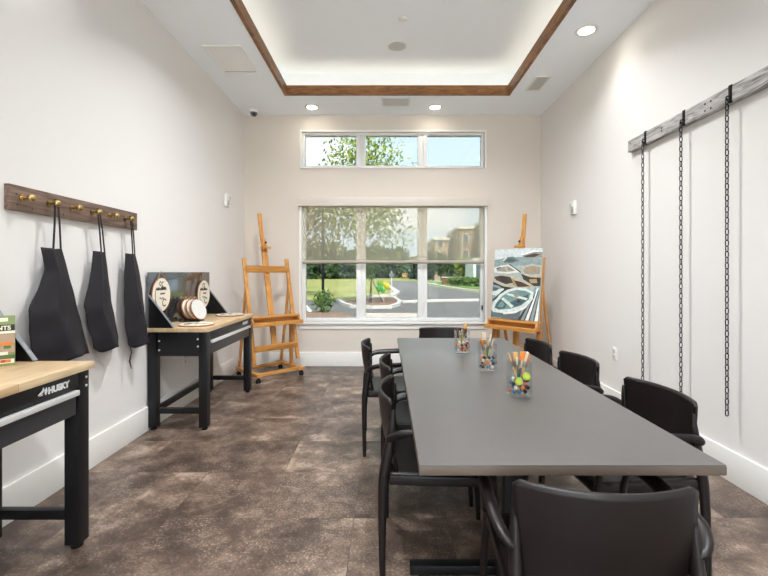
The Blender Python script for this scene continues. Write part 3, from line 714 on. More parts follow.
for ci, (cy, lab) in enumerate(zip(CY, ('black link chain hanging from the beam end nearest the window', 'middle black link chain hanging from the beam down the right wall', 'black link chain hanging from the beam, nearest the camera'))):
    root = empty('hanging_chain', lab, 'chain', (XR - 0.066, cy, 2.352), 0, 'chains on the right wall')
    if ci == 0:
        a = link_mesh(True).build('link', M['iron'], root); b = link_mesh(False).build('link', M['iron'], root); b.location = (0, 0, -PITCH * 0.89)
        first = (a, b); a.location = (0, 0, -0.014); b.location = (0, 0, -0.014 - PITCH); start = 2
    else: start = 0
    for k in range(start, NL):
        o = first[k % 2].copy(); C.objects.link(o); o.parent = root; o.location = (0, 0, -0.014 - PITCH * k)

# ------------------------------------------------------------------ easels
def make_easel(label, loc, rz, mast_top, lean, tz):
    root = empty('studio_easel', label, 'easel', loc, rz, 'wooden studio easels')
    E, EH = M['easel'], M['easel_h']
    def yp(z): return -0.17 + (z - 0.2) * lean          # the leaning plane
    for s in (-1, 1):
        q = MB(); q.box(s*0.29 - 0.03, s*0.29 + 0.03, -0.29, 0.29, 0.072, 0.112); q.build('base_rail', EH, root, bevel=0.005)
        for y in (-0.255, 0.255):
            q = MB(); q.box(s*0.29 - 0.010, s*0.29 + 0.010, y - 0.015, y + 0.015, 0.045, 0.074)
            c_ = q.build('caster', M['rubber'], root, bevel=0.002)
            for dx in (-0.015, 0.015):
                q = MB(); q.lathe([(0, -0.008), (0.022, -0.008), (0.026, -0.004), (0.026, 0.004), (0.022, 0.008), (0, 0.008)], 18, Matrix.Translation((s*0.29 + dx, y, 0.026)) @ axis_to((1, 0, 0))); q.build('wheel', M['rubber'], c_)
        # upright of the leaning frame
        q = MB(); q.bar((s*0.295, yp(0.20), 0.20), (s*0.295, yp(1.47), 1.47), 0.045, 0.030, up=(0, -1, 0)); q.build('upright', E, root, bevel=0.004)
        # front support post and rear brace
        q = MB(); q.bar((s*0.285, -0.03, 0.112), (s*0.285, yp(0.78) + 0.03, 0.80), 0.030, 0.045, up=(0, -1, 0)); q.build('support_post', E, root, bevel=0.003)
        q = MB(); q.bar((s*0.29, 0.24, 0.112), (s*0.295, yp(1.12) + 0.02, 1.12), 0.022, 0.036, up=(0, -1, 0)); q.build('rear_brace', E, root, bevel=0.003)
    for y, z, d in ((-0.235, 0.092, 0.034), (0.20, 0.092, 0.034)):
        q = MB(); q.box(-0.26, 0.26, y - 0.022, y + 0.022, z - d/2, z + d/2); q.build('base_crossbar', EH, root, bevel=0.003)
    q = MB(); q.bar((-0.295, yp(0.38) - 0.024, 0.38), (0.295, yp(0.38) - 0.024, 0.38), 0.018, 0.075, up=(0, -0.21, 0.98)); q.build('lower_crossbar', EH, root, bevel=0.003)
    q = MB(); q.bar((-0.295, yp(1.335) - 0.024, 1.335), (0.295, yp(1.335) - 0.024, 1.335), 0.018, 0.085, up=(0, -0.21, 0.98)); q.build('upper_crossbar', EH, root, bevel=0.003)
    # mast: lower board and sliding upper board with canvas holder
    q = MB(); q.bar((0, yp(0.40) + 0.018, 0.40), (0, yp(1.66) + 0.018, 1.66), 0.072, 0.024, up=(0, -1, 0)); q.build('mast', E, root, bevel=0.003)
    q = MB(); q.bar((0, yp(1.2) + 0.044, 1.2), (0, yp(mast_top) + 0.044, mast_top), 0.05, 0.024, up=(0, -1, 0)); q.build('sliding_mast', E, root, bevel=0.003)
    zz = 1.625
    h = MB(); h.box(-0.055, 0.055, yp(zz) - 0.065, yp(zz) + 0.01, zz - 0.03, zz + 0.0)
    h.prism([(-0.02, yp(zz) - 0.02, zz), (0.02, yp(zz) - 0.02, zz), (0.02, yp(zz + 0.11), zz + 0.11), (-0.02, yp(zz + 0.11), zz + 0.11)], (0, 0.02, 0))
    h = h.build('canvas_clamp', EH, root, bevel=0.003)
    q = MB(); q.lathe([(0.0, -0.012), (0.012, -0.012), (0.014, 0), (0.012, 0.006), (0, 0.006)], 14, Matrix.Translation((0.0, yp(zz) - 0.036, zz + 0.05)) @ axis_to((0, -1, 0))); q.build('clamp_knob', M['blackmetal'], h)
    # tray
    ty = yp(tz) - 0.016
    t = MB(); t.box(-0.325, 0.325, ty - 0.105, ty, tz - 0.022, tz); t = t.build('tray', EH, root, bevel=0.003)
    q = MB(); q.box(-0.34, 0.34, ty - 0.15, ty - 0.01, tz - 0.105, tz - 0.088); q.build('tray_bottom', EH, t, bevel=0.003)
    q = MB(); q.box(-0.34, 0.34, ty - 0.17, ty - 0.15, tz - 0.115, tz - 0.065); q.build('tray_lip', EH, t, bevel=0.004)
    q = MB(); q.box(-0.325, 0.325, ty - 0.02, ty - 0.004, tz - 0.09, tz - 0.02); q.build('tray_back', EH, t, bevel=0.002)
    for s in (-1, 1):
        q = MB(); q.prism([(s*0.325, ty - 0.105, tz - 0.02), (s*0.325, ty, tz - 0.02), (s*0.325, ty, tz - 0.088), (s*0.325, ty - 0.14, tz - 0.088)], (-s*0.018, 0, 0)); q.build('tray_bracket', E, t, bevel=0.002)
    return root
make_easel('empty wooden studio easel standing in the left corner', (-1.454, 5.27, 0), R(44), 2.06, 0.22, 0.765)
EX2, EY2, ER2 = 1.655, 5.155, R(-47)
make_easel('wooden studio easel holding a boat painting in the right corner', (EX2, EY2, 0), ER2, 2.02, 0.12, 0.725)

# painting
LEAN = math.atan(0.12)
cv = empty('canvas_painting', 'unframed canvas painting of grey rowboats resting on the right easel', 'painting')
cv.matrix_world = Matrix.Translation((EX2, EY2, 0)) @ Matrix.Rotation(ER2, 4, 'Z') @ Matrix.Translation((0, -0.17 + 0.525*0.12 - 0.034, 0.728)) @ Matrix.Rotation(-LEAN, 4, 'X')
PW, PH = 0.63, 0.86
q = MB(); q.box(-PW/2, PW/2, -0.03, 0.0, 0, PH); q.build('stretched_canvas', mat('canvas_edge', (196, 190, 176), 0.8), cv, bevel=0.002)
PC = [(198, 206, 206), (158, 172, 172), (206, 216, 210), (112, 142, 142), (70, 92, 94), (96, 106, 112), (70, 58, 50), (184, 174, 152), (216, 214, 204), (144, 142, 132), (52, 50, 48), (228, 230, 226), (136, 152, 152), (166, 140, 104), (100, 112, 112)]
PM = [mat('paint_%d' % i, c, 0.7, var=0.16, vscale=26, bump=0.1, bscale=80) for i, c in enumerate(PC)]
q = MB(); LAY = [0]
def paint(mi, *pts):
    out = []
    LAY[0] += 1; yy = -0.0302 - 0.00006 * LAY[0]
    for x, y in pts:
        t = (y - 55) / 475.0; xl = 50 - 30*t; xr = 385 - 40*t
        u = min(1, max(0, (x - xl) / (xr - xl))); v_ = min(1, max(0, 1 - t))
        out.append((-PW/2 + PW*u, yy, PH*v_))
    q.poly(out, mi)
paint(1, (0,0),(500,0),(500,700),(0,700))
paint(0, (0,0),(500,0),(500,75),(300,110),(180,120),(0,170))
paint(12, (0,130),(120,118),(230,112),(400,130),(400,170),(200,170),(0,175))
paint(14, (105,135),(135,112),(185,108),(225,138),(175,152),(120,150)); paint(4, (120,138),(150,120),(180,122),(200,138),(160,146)); paint(2, (105,135),(135,112),(140,116),(115,138))
paint(9, (232,100),(320,72),(400,80),(400,118),(330,125),(260,116)); paint(11, (235,98),(330,70),(400,76),(400,84),(330,82),(245,104)); paint(6, (255,108),(330,92),(370,100),(330,116),(280,116))
paint(10, (300,45),(340,38),(390,50),(390,58),(340,55))
paint(8, (40,185),(90,170),(150,162),(200,190),(238,216),(150,226),(45,220)); paint(9, (60,190),(140,172),(200,205),(140,214),(65,208)); paint(7, (120,175),(135,173),(150,214),(135,215)); paint(4, (60,186),(90,178),(95,186),(62,196)); paint(10, (150,160),(160,160),(240,214),(232,218))
paint(10, (238,225),(300,245),(380,250),(370,305),(310,305),(262,285)); paint(7, (232,205),(255,175),(310,160),(380,175),(375,250),(300,248),(248,230)); paint(9, (250,205),(270,182),(315,172),(365,182),(362,228),(300,230),(260,222)); paint(13, (275,200),(330,190),(350,205),(300,218)); paint(13, (290,262),(340,258),(345,285),(300,288))
paint(7, (30,245),(100,228),(200,240),(250,262),(335,312),(230,325),(110,310),(40,278)); paint(6, (42,248),(100,238),(160,248),(190,285),(130,298),(60,272)); paint(10, (80,246),(140,250),(150,285),(100,280)); paint(6, (190,270),(240,280),(300,308),(220,314),(180,298)); paint(13, (170,262),(185,262),(210,310),(195,312))
paint(10, (36,282),(110,312),(200,322),(120,345),(60,400),(30,420))
paint(12, (30,300),(80,310),(115,335),(70,375),(28,410)); paint(2, (30,350),(110,325),(118,333),(60,378),(28,372)); paint(4, (34,318),(80,325),(60,345),(30,345))
paint(5, (20,470),(60,490),(130,500),(200,480),(240,440),(220,530),(20,525))
paint(10, (210,535),(340,330),(360,330),(360,560),(210,560)); 
for k in range(4): paint(11 if k % 2 else 12, (228 + 30*k, 548), (300 + 22*k, 400 - 20*k), (330 + 12*k, 310 + 8*k), (340 + 12*k, 318), (250 + 30*k, 552))
paint(2, (22,475),(40,425),(85,370),(140,335),(200,318),(270,322),(320,345),(312,392),(262,442),(190,478),(110,494),(40,492))
paint(3, (45,462),(62,425),(105,378),(155,348),(205,334),(268,338),(300,354),(286,395),(235,436),(160,462),(80,474))
paint(4, (50,458),(66,428),(100,395),(140,430),(120,462),(75,470)); paint(3, (70,452),(85,425),(105,412),(122,436),(105,456))
paint(4, (150,425),(230,385),(285,360),(282,392),(235,430),(190,448)); paint(2, (95,400),(112,388),(185,440),(170,456)); paint(2, (130,368),(146,358),(280,385),(272,400)); paint(13, (185,368),(215,362),(222,378),(195,384)); paint(10, (205,405),(225,398),(232,412),(215,420)); paint(11, (110,492),(190,476),(262,440),(312,392),(318,380),(268,448),(196,488),(112,502))
paint(12, (170,345),(215,340),(200,356),(165,362))
q.build('painted_picture', PM, cv, smooth=False, recalc=False)

# ------------------------------------------------------------------ table
TX0, TX1, TY0, TY1, TZ = 0.097, 0.988, 1.217, 3.564, 0.74
tcx, tcy = (TX0 + TX1) / 2, (TY0 + TY1) / 2
tb = empty('work_table', 'long rectangular grey topped table in the middle of the room', 'table', (tcx, tcy, 0))
hx, hy = (TX1 - TX0) / 2, (TY1 - TY0) / 2
q = MB(); q.box(-hx + 0.001, hx - 0.001, -hy + 0.001, hy - 0.001, TZ - 0.006, TZ); q.build('tabletop', M['tabletop'], tb, bevel=0.001)
q = MB(); q.box(-hx, hx, -hy, hy, TZ - 0.030, TZ - 0.005); tag(q.build('edge_band', M['tableedge'], tb, bevel=0.001), 'taupe edge band')
for yy in (1.80 - tcy, 3.2 - tcy):
    q = MB(); q.box(-0.04, 0.04, yy - 0.03, yy + 0.03, 0.05, TZ - 0.055); q.build('column', M['blackmetal'], tb, bevel=0.003)
    q = MB(); q.box(-hx + 0.004, hx - 0.01, yy - 0.024, yy + 0.024, 0.018, 0.055); ft = q.build('foot_bar', M['blackmetal'], tb, bevel=0.004)
    for sx in (-0.38, 0.38):
        q = MB(); q.lathe([(0.02, 0), (0.022, 0.006), (0.012, 0.018)], 14, Matrix.Translation((sx, yy, 0))); q.build('leveller', M['rubber'], ft)
    q = MB(); q.box(-hx + 0.1, hx - 0.1, yy - 0.03, yy + 0.03, TZ - 0.06, TZ - 0.030); q.build('top_bracket', M['blackmetal'], tb, bevel=0.002)
q = MB(); q.box(-0.02, 0.02, 1.83 - tcy, 3.17 - tcy, 0.56, 0.62); q.build('long_beam', M['blackmetal'], tb, bevel=0.002)

# ------------------------------------------------------------------ chairs
def smooth_path(ps, n=6):
    ps = [Vector(p) for p in ps]; out = []
    for i in range(len(ps) - 1):
        p0 = ps[max(i-1, 0)]; p1 = ps[i]; p2 = ps[i+1]; p3 = ps[min(i+2, len(ps)-1)]
        for k in range(n):
            t = k / n
            out.append(0.5 * ((2*p1) + (-p0 + p2)*t + (2*p0 - 5*p1 + 4*p2 - p3)*t*t + (-p0 + 3*p1 - 3*p2 + p3)*t**3))
    out.append(ps[-1]); return out
def rads(vals, m):
    k = len(vals) - 1; out = []
    for i in range(m):
        t = i / (m - 1) * k; j = min(int(t), k - 1); out.append(vals[j] + (vals[j+1] - vals[j]) * (t - j))
    return out
def make_chair(label):
    root = empty('armchair', label, 'chair', (0, 0, 0), 0, 'dark plastic armchairs round the table')
    m = M['chair']
    ZB, ZT_ = 0.452, 0.765
    def back(u, v):
        k = 2*u - 1
        hw = 0.196 + 0.030 * v ** 0.8
        y = -0.215 - 0.058 * v + 0.062 * k * k * (0.45 + 0.55 * v) - 0.012 * math.sin(PI * v)
        z = ZB + (ZT_ - ZB) * v
        c = max(0, abs(k) - 0.93) / 0.07
        if v > 0.9: z -= 0.014 * c * c * (v - 0.9) / 0.1
        return (k * hw, y, z)
    q = MB(); q.grid(back, 30, 20); q.build('backrest', m, root, solid=0.013, offset=0, angle=50)
    def seat(u, v):
        k = 2*u - 1; w_ = 0.212 + 0.012 * v
        y = -0.225 + 0.455 * v
        rx = 1 - 0.10 * max(0, (v - 0.85) / 0.15) ** 2
        z = 0.452 - 0.016 * math.sin(PI * min(1, v * 1.05)) * (1 - k*k) - 0.022 * max(0, (v - 0.82) / 0.18) ** 2
        return (k * w_ * rx, y, z)
    q = MB(); q.grid(seat, 20, 20); q.build('seat', m, root, solid=0.024, offset=-1 , angle=50)
    for s in (-1, 1):
        p = smooth_path([(s*0.246, -0.248, 0.0), (s*0.236, -0.250, 0.20), (s*0.224, -0.245, 0.43), (s*0.221, -0.222, 0.56), (s*0.219, -0.208, 0.66), (s*0.219, -0.205, 0.72)])
        q = MB(); q.tube(p, rads([0.0115, 0.016, 0.022, 0.021, 0.015, 0.007], len(p)), 12, flat=0.8); q.build('leg', m, root, angle=60)
        p = smooth_path([(s*0.244, 0.236, 0.0), (s*0.238, 0.225, 0.22), (s*0.228, 0.205, 0.452)])
        q = MB(); q.tube(p, rads([0.0115, 0.016, 0.021], len(p)), 12, flat=0.8); q.build('leg', m, root, angle=60)
        p = smooth_path([(s*0.221, -0.218, 0.597), (s*0.243, -0.212, 0.612), (s*0.261, -0.165, 0.636), (s*0.264, -0.04, 0.645), (s*0.262, 0.10, 0.645), (s*0.256, 0.180, 0.626), (s*0.244, 0.208, 0.56), (s*0.229, 0.208, 0.445)])
        q = MB(); q.tube(p, rads([0.018, 0.020, 0.022, 0.023, 0.022, 0.019, 0.017, 0.019], len(p)), 12, flat=0.66); q.build('arm', m, root, angle=60)
    q = MB(); q.box(-0.21, 0.21, -0.232, -0.205, 0.405, 0.452); q.build('seat_rail', m, root, bevel=0.006)
    for s in (-1, 1):
        q = MB(); q.bar((s*0.218, -0.22, 0.428), (s*0.222, 0.20, 0.428), 0.022, 0.040, up=(0, 0, 1)); q.build('side_rail', m, root, bevel=0.006)
    return root
chairs = [
    (0.571, 1.281, R(-5), 'dark armchair at the near end of the table, back to the camera'),
    (0.242, 1.975, R(-90 - 2), 'dark armchair on the left side of the table, closest to the camera'),
    (0.238, 2.575, R(-90), 'middle dark armchair on the left side of the table'),
    (0.088, 3.215, R(-90 + 2), 'dark armchair on the left side pulled out farthest, nearest the window'),
    (1.035, 1.92, R(90 + 5), 'dark armchair on the right side of the table, closest to the camera'),
    (1.000, 2.64, R(90 + 5), 'middle dark armchair on the right side of the table'),
    (0.945, 3.19, R(90 + 4), 'dark armchair on the right side of the table, nearest the painting easel'),
    (0.545, 3.82, R(180), 'dark armchair at the far end of the table under the window'),
]
proto = None
for (x, y, rz, lab) in chairs:
    if proto is None: o = proto = make_chair(lab)
    else: o = copy_tree(proto); o['label'] = lab
    o.location = (x, y, 0); o.rotation_euler = (0, 0, rz)

# ------------------------------------------------------------------ brush jars
BRISTLE = [mat('bristle_tan', (196, 152, 92), 0.8), mat('bristle_white', (196, 184, 160), 0.8), mat('bristle_brown', (122, 78, 46), 0.8), mat('foam_orange', (196, 116, 44), 0.8)]
HANDLE = {'wooden': mat('handle_wood', (206, 166, 112), 0.45), 'teal': mat('handle_teal', (52, 128, 132), 0.35), 'white': mat('handle_white', (196, 196, 190), 0.35),
          'black': mat('handle_black', (38, 38, 40), 0.35), 'green': mat('handle_green', (92, 148, 96), 0.35), 'yellow': mat('handle_yellow', (206, 188, 60), 0.4), 'blue': mat('handle_blue', (60, 96, 150), 0.35)}
FERR = mat('ferrule_metal', (140, 136, 128), 0.35, 0.7)
BEADC = {'orange': (224, 122, 42), 'black': (34, 32, 34), 'white': (226, 222, 212), 'red': (196, 66, 48), 'blue': (70, 118, 160), 'peach': (228, 170, 130)}
BEADM = {k: mat('bead_' + k, v, 0.35) for k, v in BEADC.items()}
JW, JH, JT = 0.046, 0.157, 0.004
def make_jar(label, x, y, rz):
    r = empty('glass_jar', label, 'jar', (x, y, TZ), rz, 'square glass jars of brushes')
    q = MB(); q.box(-JW, JW, -JW, JW, 0.001, 0.012); q.build('jar_base', M['jar_glass'], r, bevel=0.002)
    q = MB()
    q.box(-JW, JW, -JW, -JW + JT, 0.012, JH); q.box(-JW, JW, JW - JT, JW, 0.012, JH); q.box(-JW, -JW + JT, -JW + JT, JW - JT, 0.012, JH); q.box(JW - JT, JW, -JW + JT, JW - JT, 0.012, JH)
    q.build('jar_walls', M['jar_glass'], r, smooth=False)
    return r
def make_brush(x, y, az, tilt, length, hk, bi, wide, label, group, z0):
    """handle end down, bristles up; flat wide brushes have a broad head"""
    r = empty('paintbrush', label, 'paintbrush', (x, y, z0), 0, group)
    r.rotation_euler = (Matrix.Rotation(az, 4, 'Z') @ Matrix.Rotation(tilt, 4, 'X')).to_euler()
    hl_ = length * 0.66
    q = MB()
    if wide: q.lathe([(0, 0), (0.004, 0.001), (0.0055, 0.02), (0.0065, hl_ * 0.6), (0.0085, hl_ * 0.85), (0.007, hl_)], 10)
    else: q.lathe([(0, 0), (0.0025, 0.001), (0.0030, 0.03), (0.0042, hl_ * 0.7), (0.0035, hl_)], 10)
    q.build('handle', HANDLE[hk], r)
    fw = 0.013 if wide else 0.0042; fd = 0.006 if wide else 0.0042
    q = MB(); q.box(-fw, fw, -fd, fd, hl_ - 0.002, hl_ + length * 0.12); q.build('ferrule', FERR, r, bevel=0.001)
    q = MB(); q.prism([(-fw, -fd*0.8, hl_ + length*0.12), (fw, -fd*0.8, hl_ + length*0.12), (fw, fd*0.8, hl_ + length*0.12), (-fw, fd*0.8, hl_ + length*0.12)], (0, 0, length * 0.22)); q.build('bristles', BRISTLE[bi], r, bevel=0.0015)
jars = [(0.527, 2.915, R(2), 'square glass jar of brushes farthest down the table, nearest the window'), (0.580, 2.41, R(-3), 'middle of three square glass brush jars on the grey table'), (0.604, 1.915, R(0), 'square glass jar of brushes closest to the camera, with lime green caps')]
where = ('in the farthest jar', 'in the middle jar', 'in the jar closest to the camera')
brushes = [
    [('wooden', 0, 1, .020, .008, 195, 'tallest broad wooden brush'), ('yellow', 2, 0, -.028, .0, 160, 'yellow handled round brush'), ('teal', 1, 0, -.004, -.018, 150, 'teal handled fine brush'), ('black', 2, 0, .006, .016, 160, 'black handled fine brush'), ('white', 1, 0, -.014, .014, 140, 'white handled fine brush'), ('green', 2, 0, .030, -.010, 150, 'green handled fine brush'), ('wooden', 2, 1, .016, -.022, 165, 'shorter broad wooden brush')],
    [('white', 1, 1, -.010, .014, 200, 'tall white handled flat brush'), ('white', 1, 0, .016, .006, 185, 'white handled fine brush'), ('green', 1, 0, .004, -.020, 165, 'green handled fine brush'), ('teal', 0, 0, -.006, -.024, 160, 'teal handled fine brush'), ('wooden', 3, 1, -.030, -.004, 165, 'orange tipped broad brush'), ('yellow', 1, 0, .026, -.012, 170, 'yellow handled fine brush'), ('black', 2, 0, -.028, .018, 160, 'black handled fine brush'), ('wooden', 2, 0, .024, .020, 180, 'wooden handled round brush')],
    [('wooden', 0, 1, -.008, .010, 180, 'tan bristled broad brush standing upright'), ('wooden', 1, 1, .026, -.008, 190, 'pale bristled broad brush leaning right'), ('wooden', 3, 1, .022, .020, 185, 'orange foam brush standing at the back'), ('wooden', 3, 1, .036, .008, 180, 'orange foam brush leaning over the right edge'), ('teal', 1, 0, -.012, -.018, 165, 'teal handled fine brush'), ('blue', 1, 0, .008, -.022, 150, 'blue handled fine brush'), ('wooden', 0, 0, -.034, -.006, 190, 'thin wooden brush leaning left'), ('black', 2, 0, -.024, .022, 160, 'black handled fine brush')],
]
for ji, (jx, jy, jr, lab) in enumerate(jars):
    make_jar(lab, jx, jy, jr)
    for bi_, (hk, bi, wide, dx, dy, ln, bl) in enumerate(brushes[ji]):
        # starts near the bottom, opposite its lean, passes the rim at (dx,dy)
        sx, sy = -dx * 0.45, -dy * 0.45
        rimx, rimy = dx, dy
        v_ = Vector((rimx - sx, rimy - sy, JH - 0.02)); L_ = ln / 1000.0
        az = math.atan2(v_.y, v_.x) + PI/2; tilt = math.atan2(math.hypot(v_.x, v_.y), v_.z)
        make_brush(jx + sx, jy + sy, az, tilt, L_, hk, bi, wide, bl + ' ' + where[ji], 'brushes ' + where[ji], TZ + 0.014)
    rnd = random.Random(40 + ji); cols = [['orange', 'white', 'black', 'red', 'black', 'white', 'orange', 'peach'], ['orange', 'black', 'peach', 'black', 'blue', 'black', 'white', 'orange'], ['blue', 'black', 'orange', 'blue', 'black', 'red', 'black', 'white']][ji]
    i = 0
    for lay in range(4):
        for (gx, gy) in ((-.026, -.030), (0, -.032), (.026, -.030), (-.030, -.004), (.030, -.004)):
            ck = cols[(i * 3 + rnd.randrange(2)) % 8]; i += 1
            q = MB(); rr = 0.0095
            q.lathe([(0.0, -rr*0.8), (rr*0.7, -rr*0.7), (rr, 0), (rr*0.7, rr*0.7), (0.0, rr*0.8)], 10, Matrix.Rotation(rnd.uniform(0, PI), 4, 'X') @ Matrix.Rotation(rnd.uniform(0, PI), 4, 'Y'))
            tag(q.build('craft_bead', BEADM[ck], loc=(jx + gx + (.005 if lay % 2 else -.005) + rnd.uniform(-.002, .002), jy + gy + rnd.uniform(0, .002), TZ + 0.0225 + lay * 0.0175)), '%s craft bead %s' % (ck, where[ji]), 'bead', 'craft beads ' + where[ji])
LIME = mat('lime_plastic', (190, 204, 50), 0.4)
for (dx, z, lab) in ((-0.010, 0.072, 'lower left lime green cap inside the jar closest to the camera'), (0.024, 0.094, 'upper right lime green cap inside the jar closest to the camera')):
    c_ = empty('paint_cap', lab, 'cap', (jars[2][0] + dx, jars[2][1] - 0.0405, TZ + z), 0, 'lime caps in the near jar')
    Q = axis_to((0, -1, 0.1))
    q = MB(); q.lathe([(0, -0.008), (0.016, -0.008), (0.0175, -0.006), (0.0175, 0.001), (0.0165, 0.002), (0.0145, 0.002), (0.0145, -0.001), (0, -0.001)], 24, Q); q.build('cap_shell', LIME, c_)
    q = MB(); q.lathe([(0.010, -0.0012), (0.010, 0.0006), (0, 0.0006)], 20, Q); q.build('cap_disc', mat('lime_light', (206, 216, 84), 0.4), c_)

# ------------------------------------------------------------------ outdoors
GZ = -0.12
def gp(px, py, z=GZ):
    Y = 420 * (CAMZ - z) / (py - 272); return ((px - 386) * Y / 420, Y)
def flat(name, pts, z, m, h=0.02):
    q = MB(); q.prism([(x, y, z - h) for x, y in pts], (0, 0, h)); return struct(q.build(name, m, smooth=False))
flat('ground_lawn', [(-120, 6.2), (120, 6.2), (120, 260), (-120, 260)], GZ, M['lawn'], 0.3)
flat('ground_bounce', [(-60, -60), (60, -60), (60, YF - T - 0.02), (-60, YF - T - 0.02)], GZ + 0.05, mat('pale_bounce_ground', (226, 224, 220), 0.9, var=0.03), 0.3)  # unseen pale ground added to bounce sunlight up into the room
# parking lane and street
flat('ground_asphalt', [gp(250, 301), gp(336, 300), gp(349, 308), gp(392, 309), gp(402, 303), gp(396, 294), gp(384, 285), gp(392, 281.0), gp(414, 281.0), gp(436, 287), gp(520, 299), (40, 8), (-14, 8)], GZ + 0.01, M['asphalt'])
flat('ground_mulch_bed', [(-14, 8.2), (-0.9, 8.2), gp(354, 317), gp(340, 313), gp(300, 312), gp(240, 313)], GZ + 0.03, M['mulch'])
flat('ground_walk', [gp(352, 330), gp(420, 330), gp(424, 314), gp(358, 314)], GZ + 0.035, mat('pale_gravel_walk', (186, 172, 160), 0.95, var=0.12, vscale=10))
flat('ground_verge', [gp(425, 283), gp(437, 284.5), gp(490, 291), gp(520, 288), gp(520, 281), gp(430, 281)], GZ + 0.03, M['grass2'])
flat('ground_sidewalk', [gp(430, 281.5), gp(520, 285.5), gp(520, 283.8), gp(432, 280.4)], GZ + 0.05, M['curb'])
flat('ground_island', [gp(340, 303), gp(352, 307.5), gp(390, 308), gp(399, 303), gp(392, 298.5), gp(366, 299)], GZ + 0.06, M['mulch'])
def curb(name, pts, w=0.16, h=0.13):
    q = MB(); P = [Vector((x, y, GZ + h/2)) for x, y in pts]
    for a, b in zip(P, P[1:]): q.bar(a, b + (b - a).normalized() * 0.03, w, h, up=(0, 0, 1))
    struct(q.build(name, M['curb'], smooth=False))
curb('curb_island', [gp(338, 301.5), gp(344, 305.5), gp(352, 308), gp(372, 309), gp(390, 308.6), gp(398, 306), gp(400, 303), gp(394, 299)])
curb('curb_lot', [gp(400, 303), gp(440, 301.6), gp(520, 300.4)], 0.5, 0.10)
curb('curb_street', [gp(422, 282.5), gp(438, 286), gp(462, 290), gp(520, 296)], 0.3, 0.13)
curb('curb_bend', [gp(366, 297.6), gp(392, 296.5), gp(397, 293.5), gp(392, 289), gp(384, 284.5)], 0.35, 0.13)
q = MB(); a, b = gp(304, 304), gp(312, 314); q.bar((a[0], a[1], GZ + 0.012), (b[0], b[1], GZ + 0.012), 0.14, 0.006); struct(q.build('ground_parking_line', mat('road_paint', (230, 230, 226), 0.8), smooth=False))

def leaf_cloud(q, blobs, n, size, nm, rnd):
    tot = sum(b[3] * b[4] * b[5] for b in blobs)
    for (cx, cy, cz, rx, ry, rz) in blobs:
        k = int(n * rx * ry * rz / tot)
        for i in range(k):
            while True:
                p = Vector((rnd.uniform(-1, 1), rnd.uniform(-1, 1), rnd.uniform(-1, 1)))
                if 0.15 < p.length < 1: break
            p = p * (0.55 + 0.45 * p.length)
            c_ = Vector((cx + p.x*rx, cy + p.y*ry, cz + p.z*rz))
            a = Vector((rnd.gauss(0, 1), rnd.gauss(0, 1), rnd.gauss(0, 1))).normalized(); b = a.orthogonal().normalized(); s = size * rnd.uniform(0.6, 1.25)
            q.poly([c_ - a*s, c_ - b*s*0.5, c_ + a*s, c_ + b*s*0.5], rnd.randrange(nm))
def tree(name, label, x, y, h, crown_r, trunk_r, base, n, size, mats, seed, group=None, cat='tree', wide=1.0):
    rnd = random.Random(seed)
    r = empty(name, label, cat, (x, y, GZ), 0, group)
    q = MB()
    q.tube([(0, 0, -0.05), (0.03*h*0.2, 0, base), (0.02*h, 0.02, base + (h - base)*0.55), (0, 0, h*0.93)], [trunk_r, trunk_r*0.8, trunk_r*0.45, trunk_r*0.1], 8)
    blobs = []
    for k in range(9):
        t = (k + 0.5) / 9; z = base + (h - base) * (0.15 + 0.75 * t); a = k * 2.4; rr = crown_r * (0.62 * math.sin(PI * (0.2 + 0.7 * t)))
        e = Vector((rr*math.cos(a)*wide, rr*math.sin(a), z))
        q.tube([(0, 0, max(base*0.8, z - (h-base)*0.28)), e*0.5 + Vector((0, 0, (z - (h-base)*0.1)*0.5)), e], [trunk_r*0.4, trunk_r*0.25, trunk_r*0.08], 6)
        blobs.append((e.x, e.y, e.z, crown_r*0.52*wide, crown_r*0.52, (h - base)*0.20))
    blobs.append((0, 0, base + (h - base)*0.55, crown_r*0.75*wide, crown_r*0.75, (h - base)*0.42))
    q.build('trunk', M['bark'], r, angle=60)
    q = MB(); leaf_cloud(q, blobs, n, size, len(mats), rnd); q.build('foliage', mats, r, smooth=False, recalc=False)
    return r
LF = lambda *a: [M['leaf%d' % i] for i in a]
tree('maple_tree', 'leafy green tree just outside the window, seen through the high panes', -0.95, 17.2, 7.3, 2.3, 0.09, 1.9, 4800, 0.095, LF(0, 1, 3), 11)
tree('oak_tree', 'brownish leaved tree left of the lamp post outside the window', -5.1, 24.5, 6.6, 2.9, 0.14, 2.1, 1900, 0.15, LF(7, 8, 7), 12)
# distant line of trees
spots = [(-44, 88, 9), (-36, 92, 8.5), (-29, 86, 8), (-22.5, 90, 7.5), (-17, 84, 7.0), (-11.5, 88, 6.6), (-6.5, 92, 6.6), (-1.8, 98, 7), (2.2, 104, 7.4), (8.5, 82, 5.2), (-25, 97, 9), (-14, 98, 8.2), (-4, 106, 8)]
words = ['leftmost in the far tree line', 'second from the left in the far tree line', 'third from the left in the far tree line', 'fourth from the left in the far tree line', 'left of centre in the far tree line', 'behind the lamp post in the far tree line', 'above the island in the far tree line', 'beside the street in the far tree line', 'where the street ends', 'in front of the long building', 'behind the left of the far tree line', 'behind the middle of the far tree line', 'behind the street end']
for i, ((x, y, h), wd) in enumerate(zip(spots, words)):
    tree('woodland_tree', 'dark green distant tree ' + wd, x, y, h, 4.4, 0.2, -1.2, 2600, 0.55, LF(4, 5, 6), 100 + i, 'trees along the far edge of the lawn', wide=1.1)
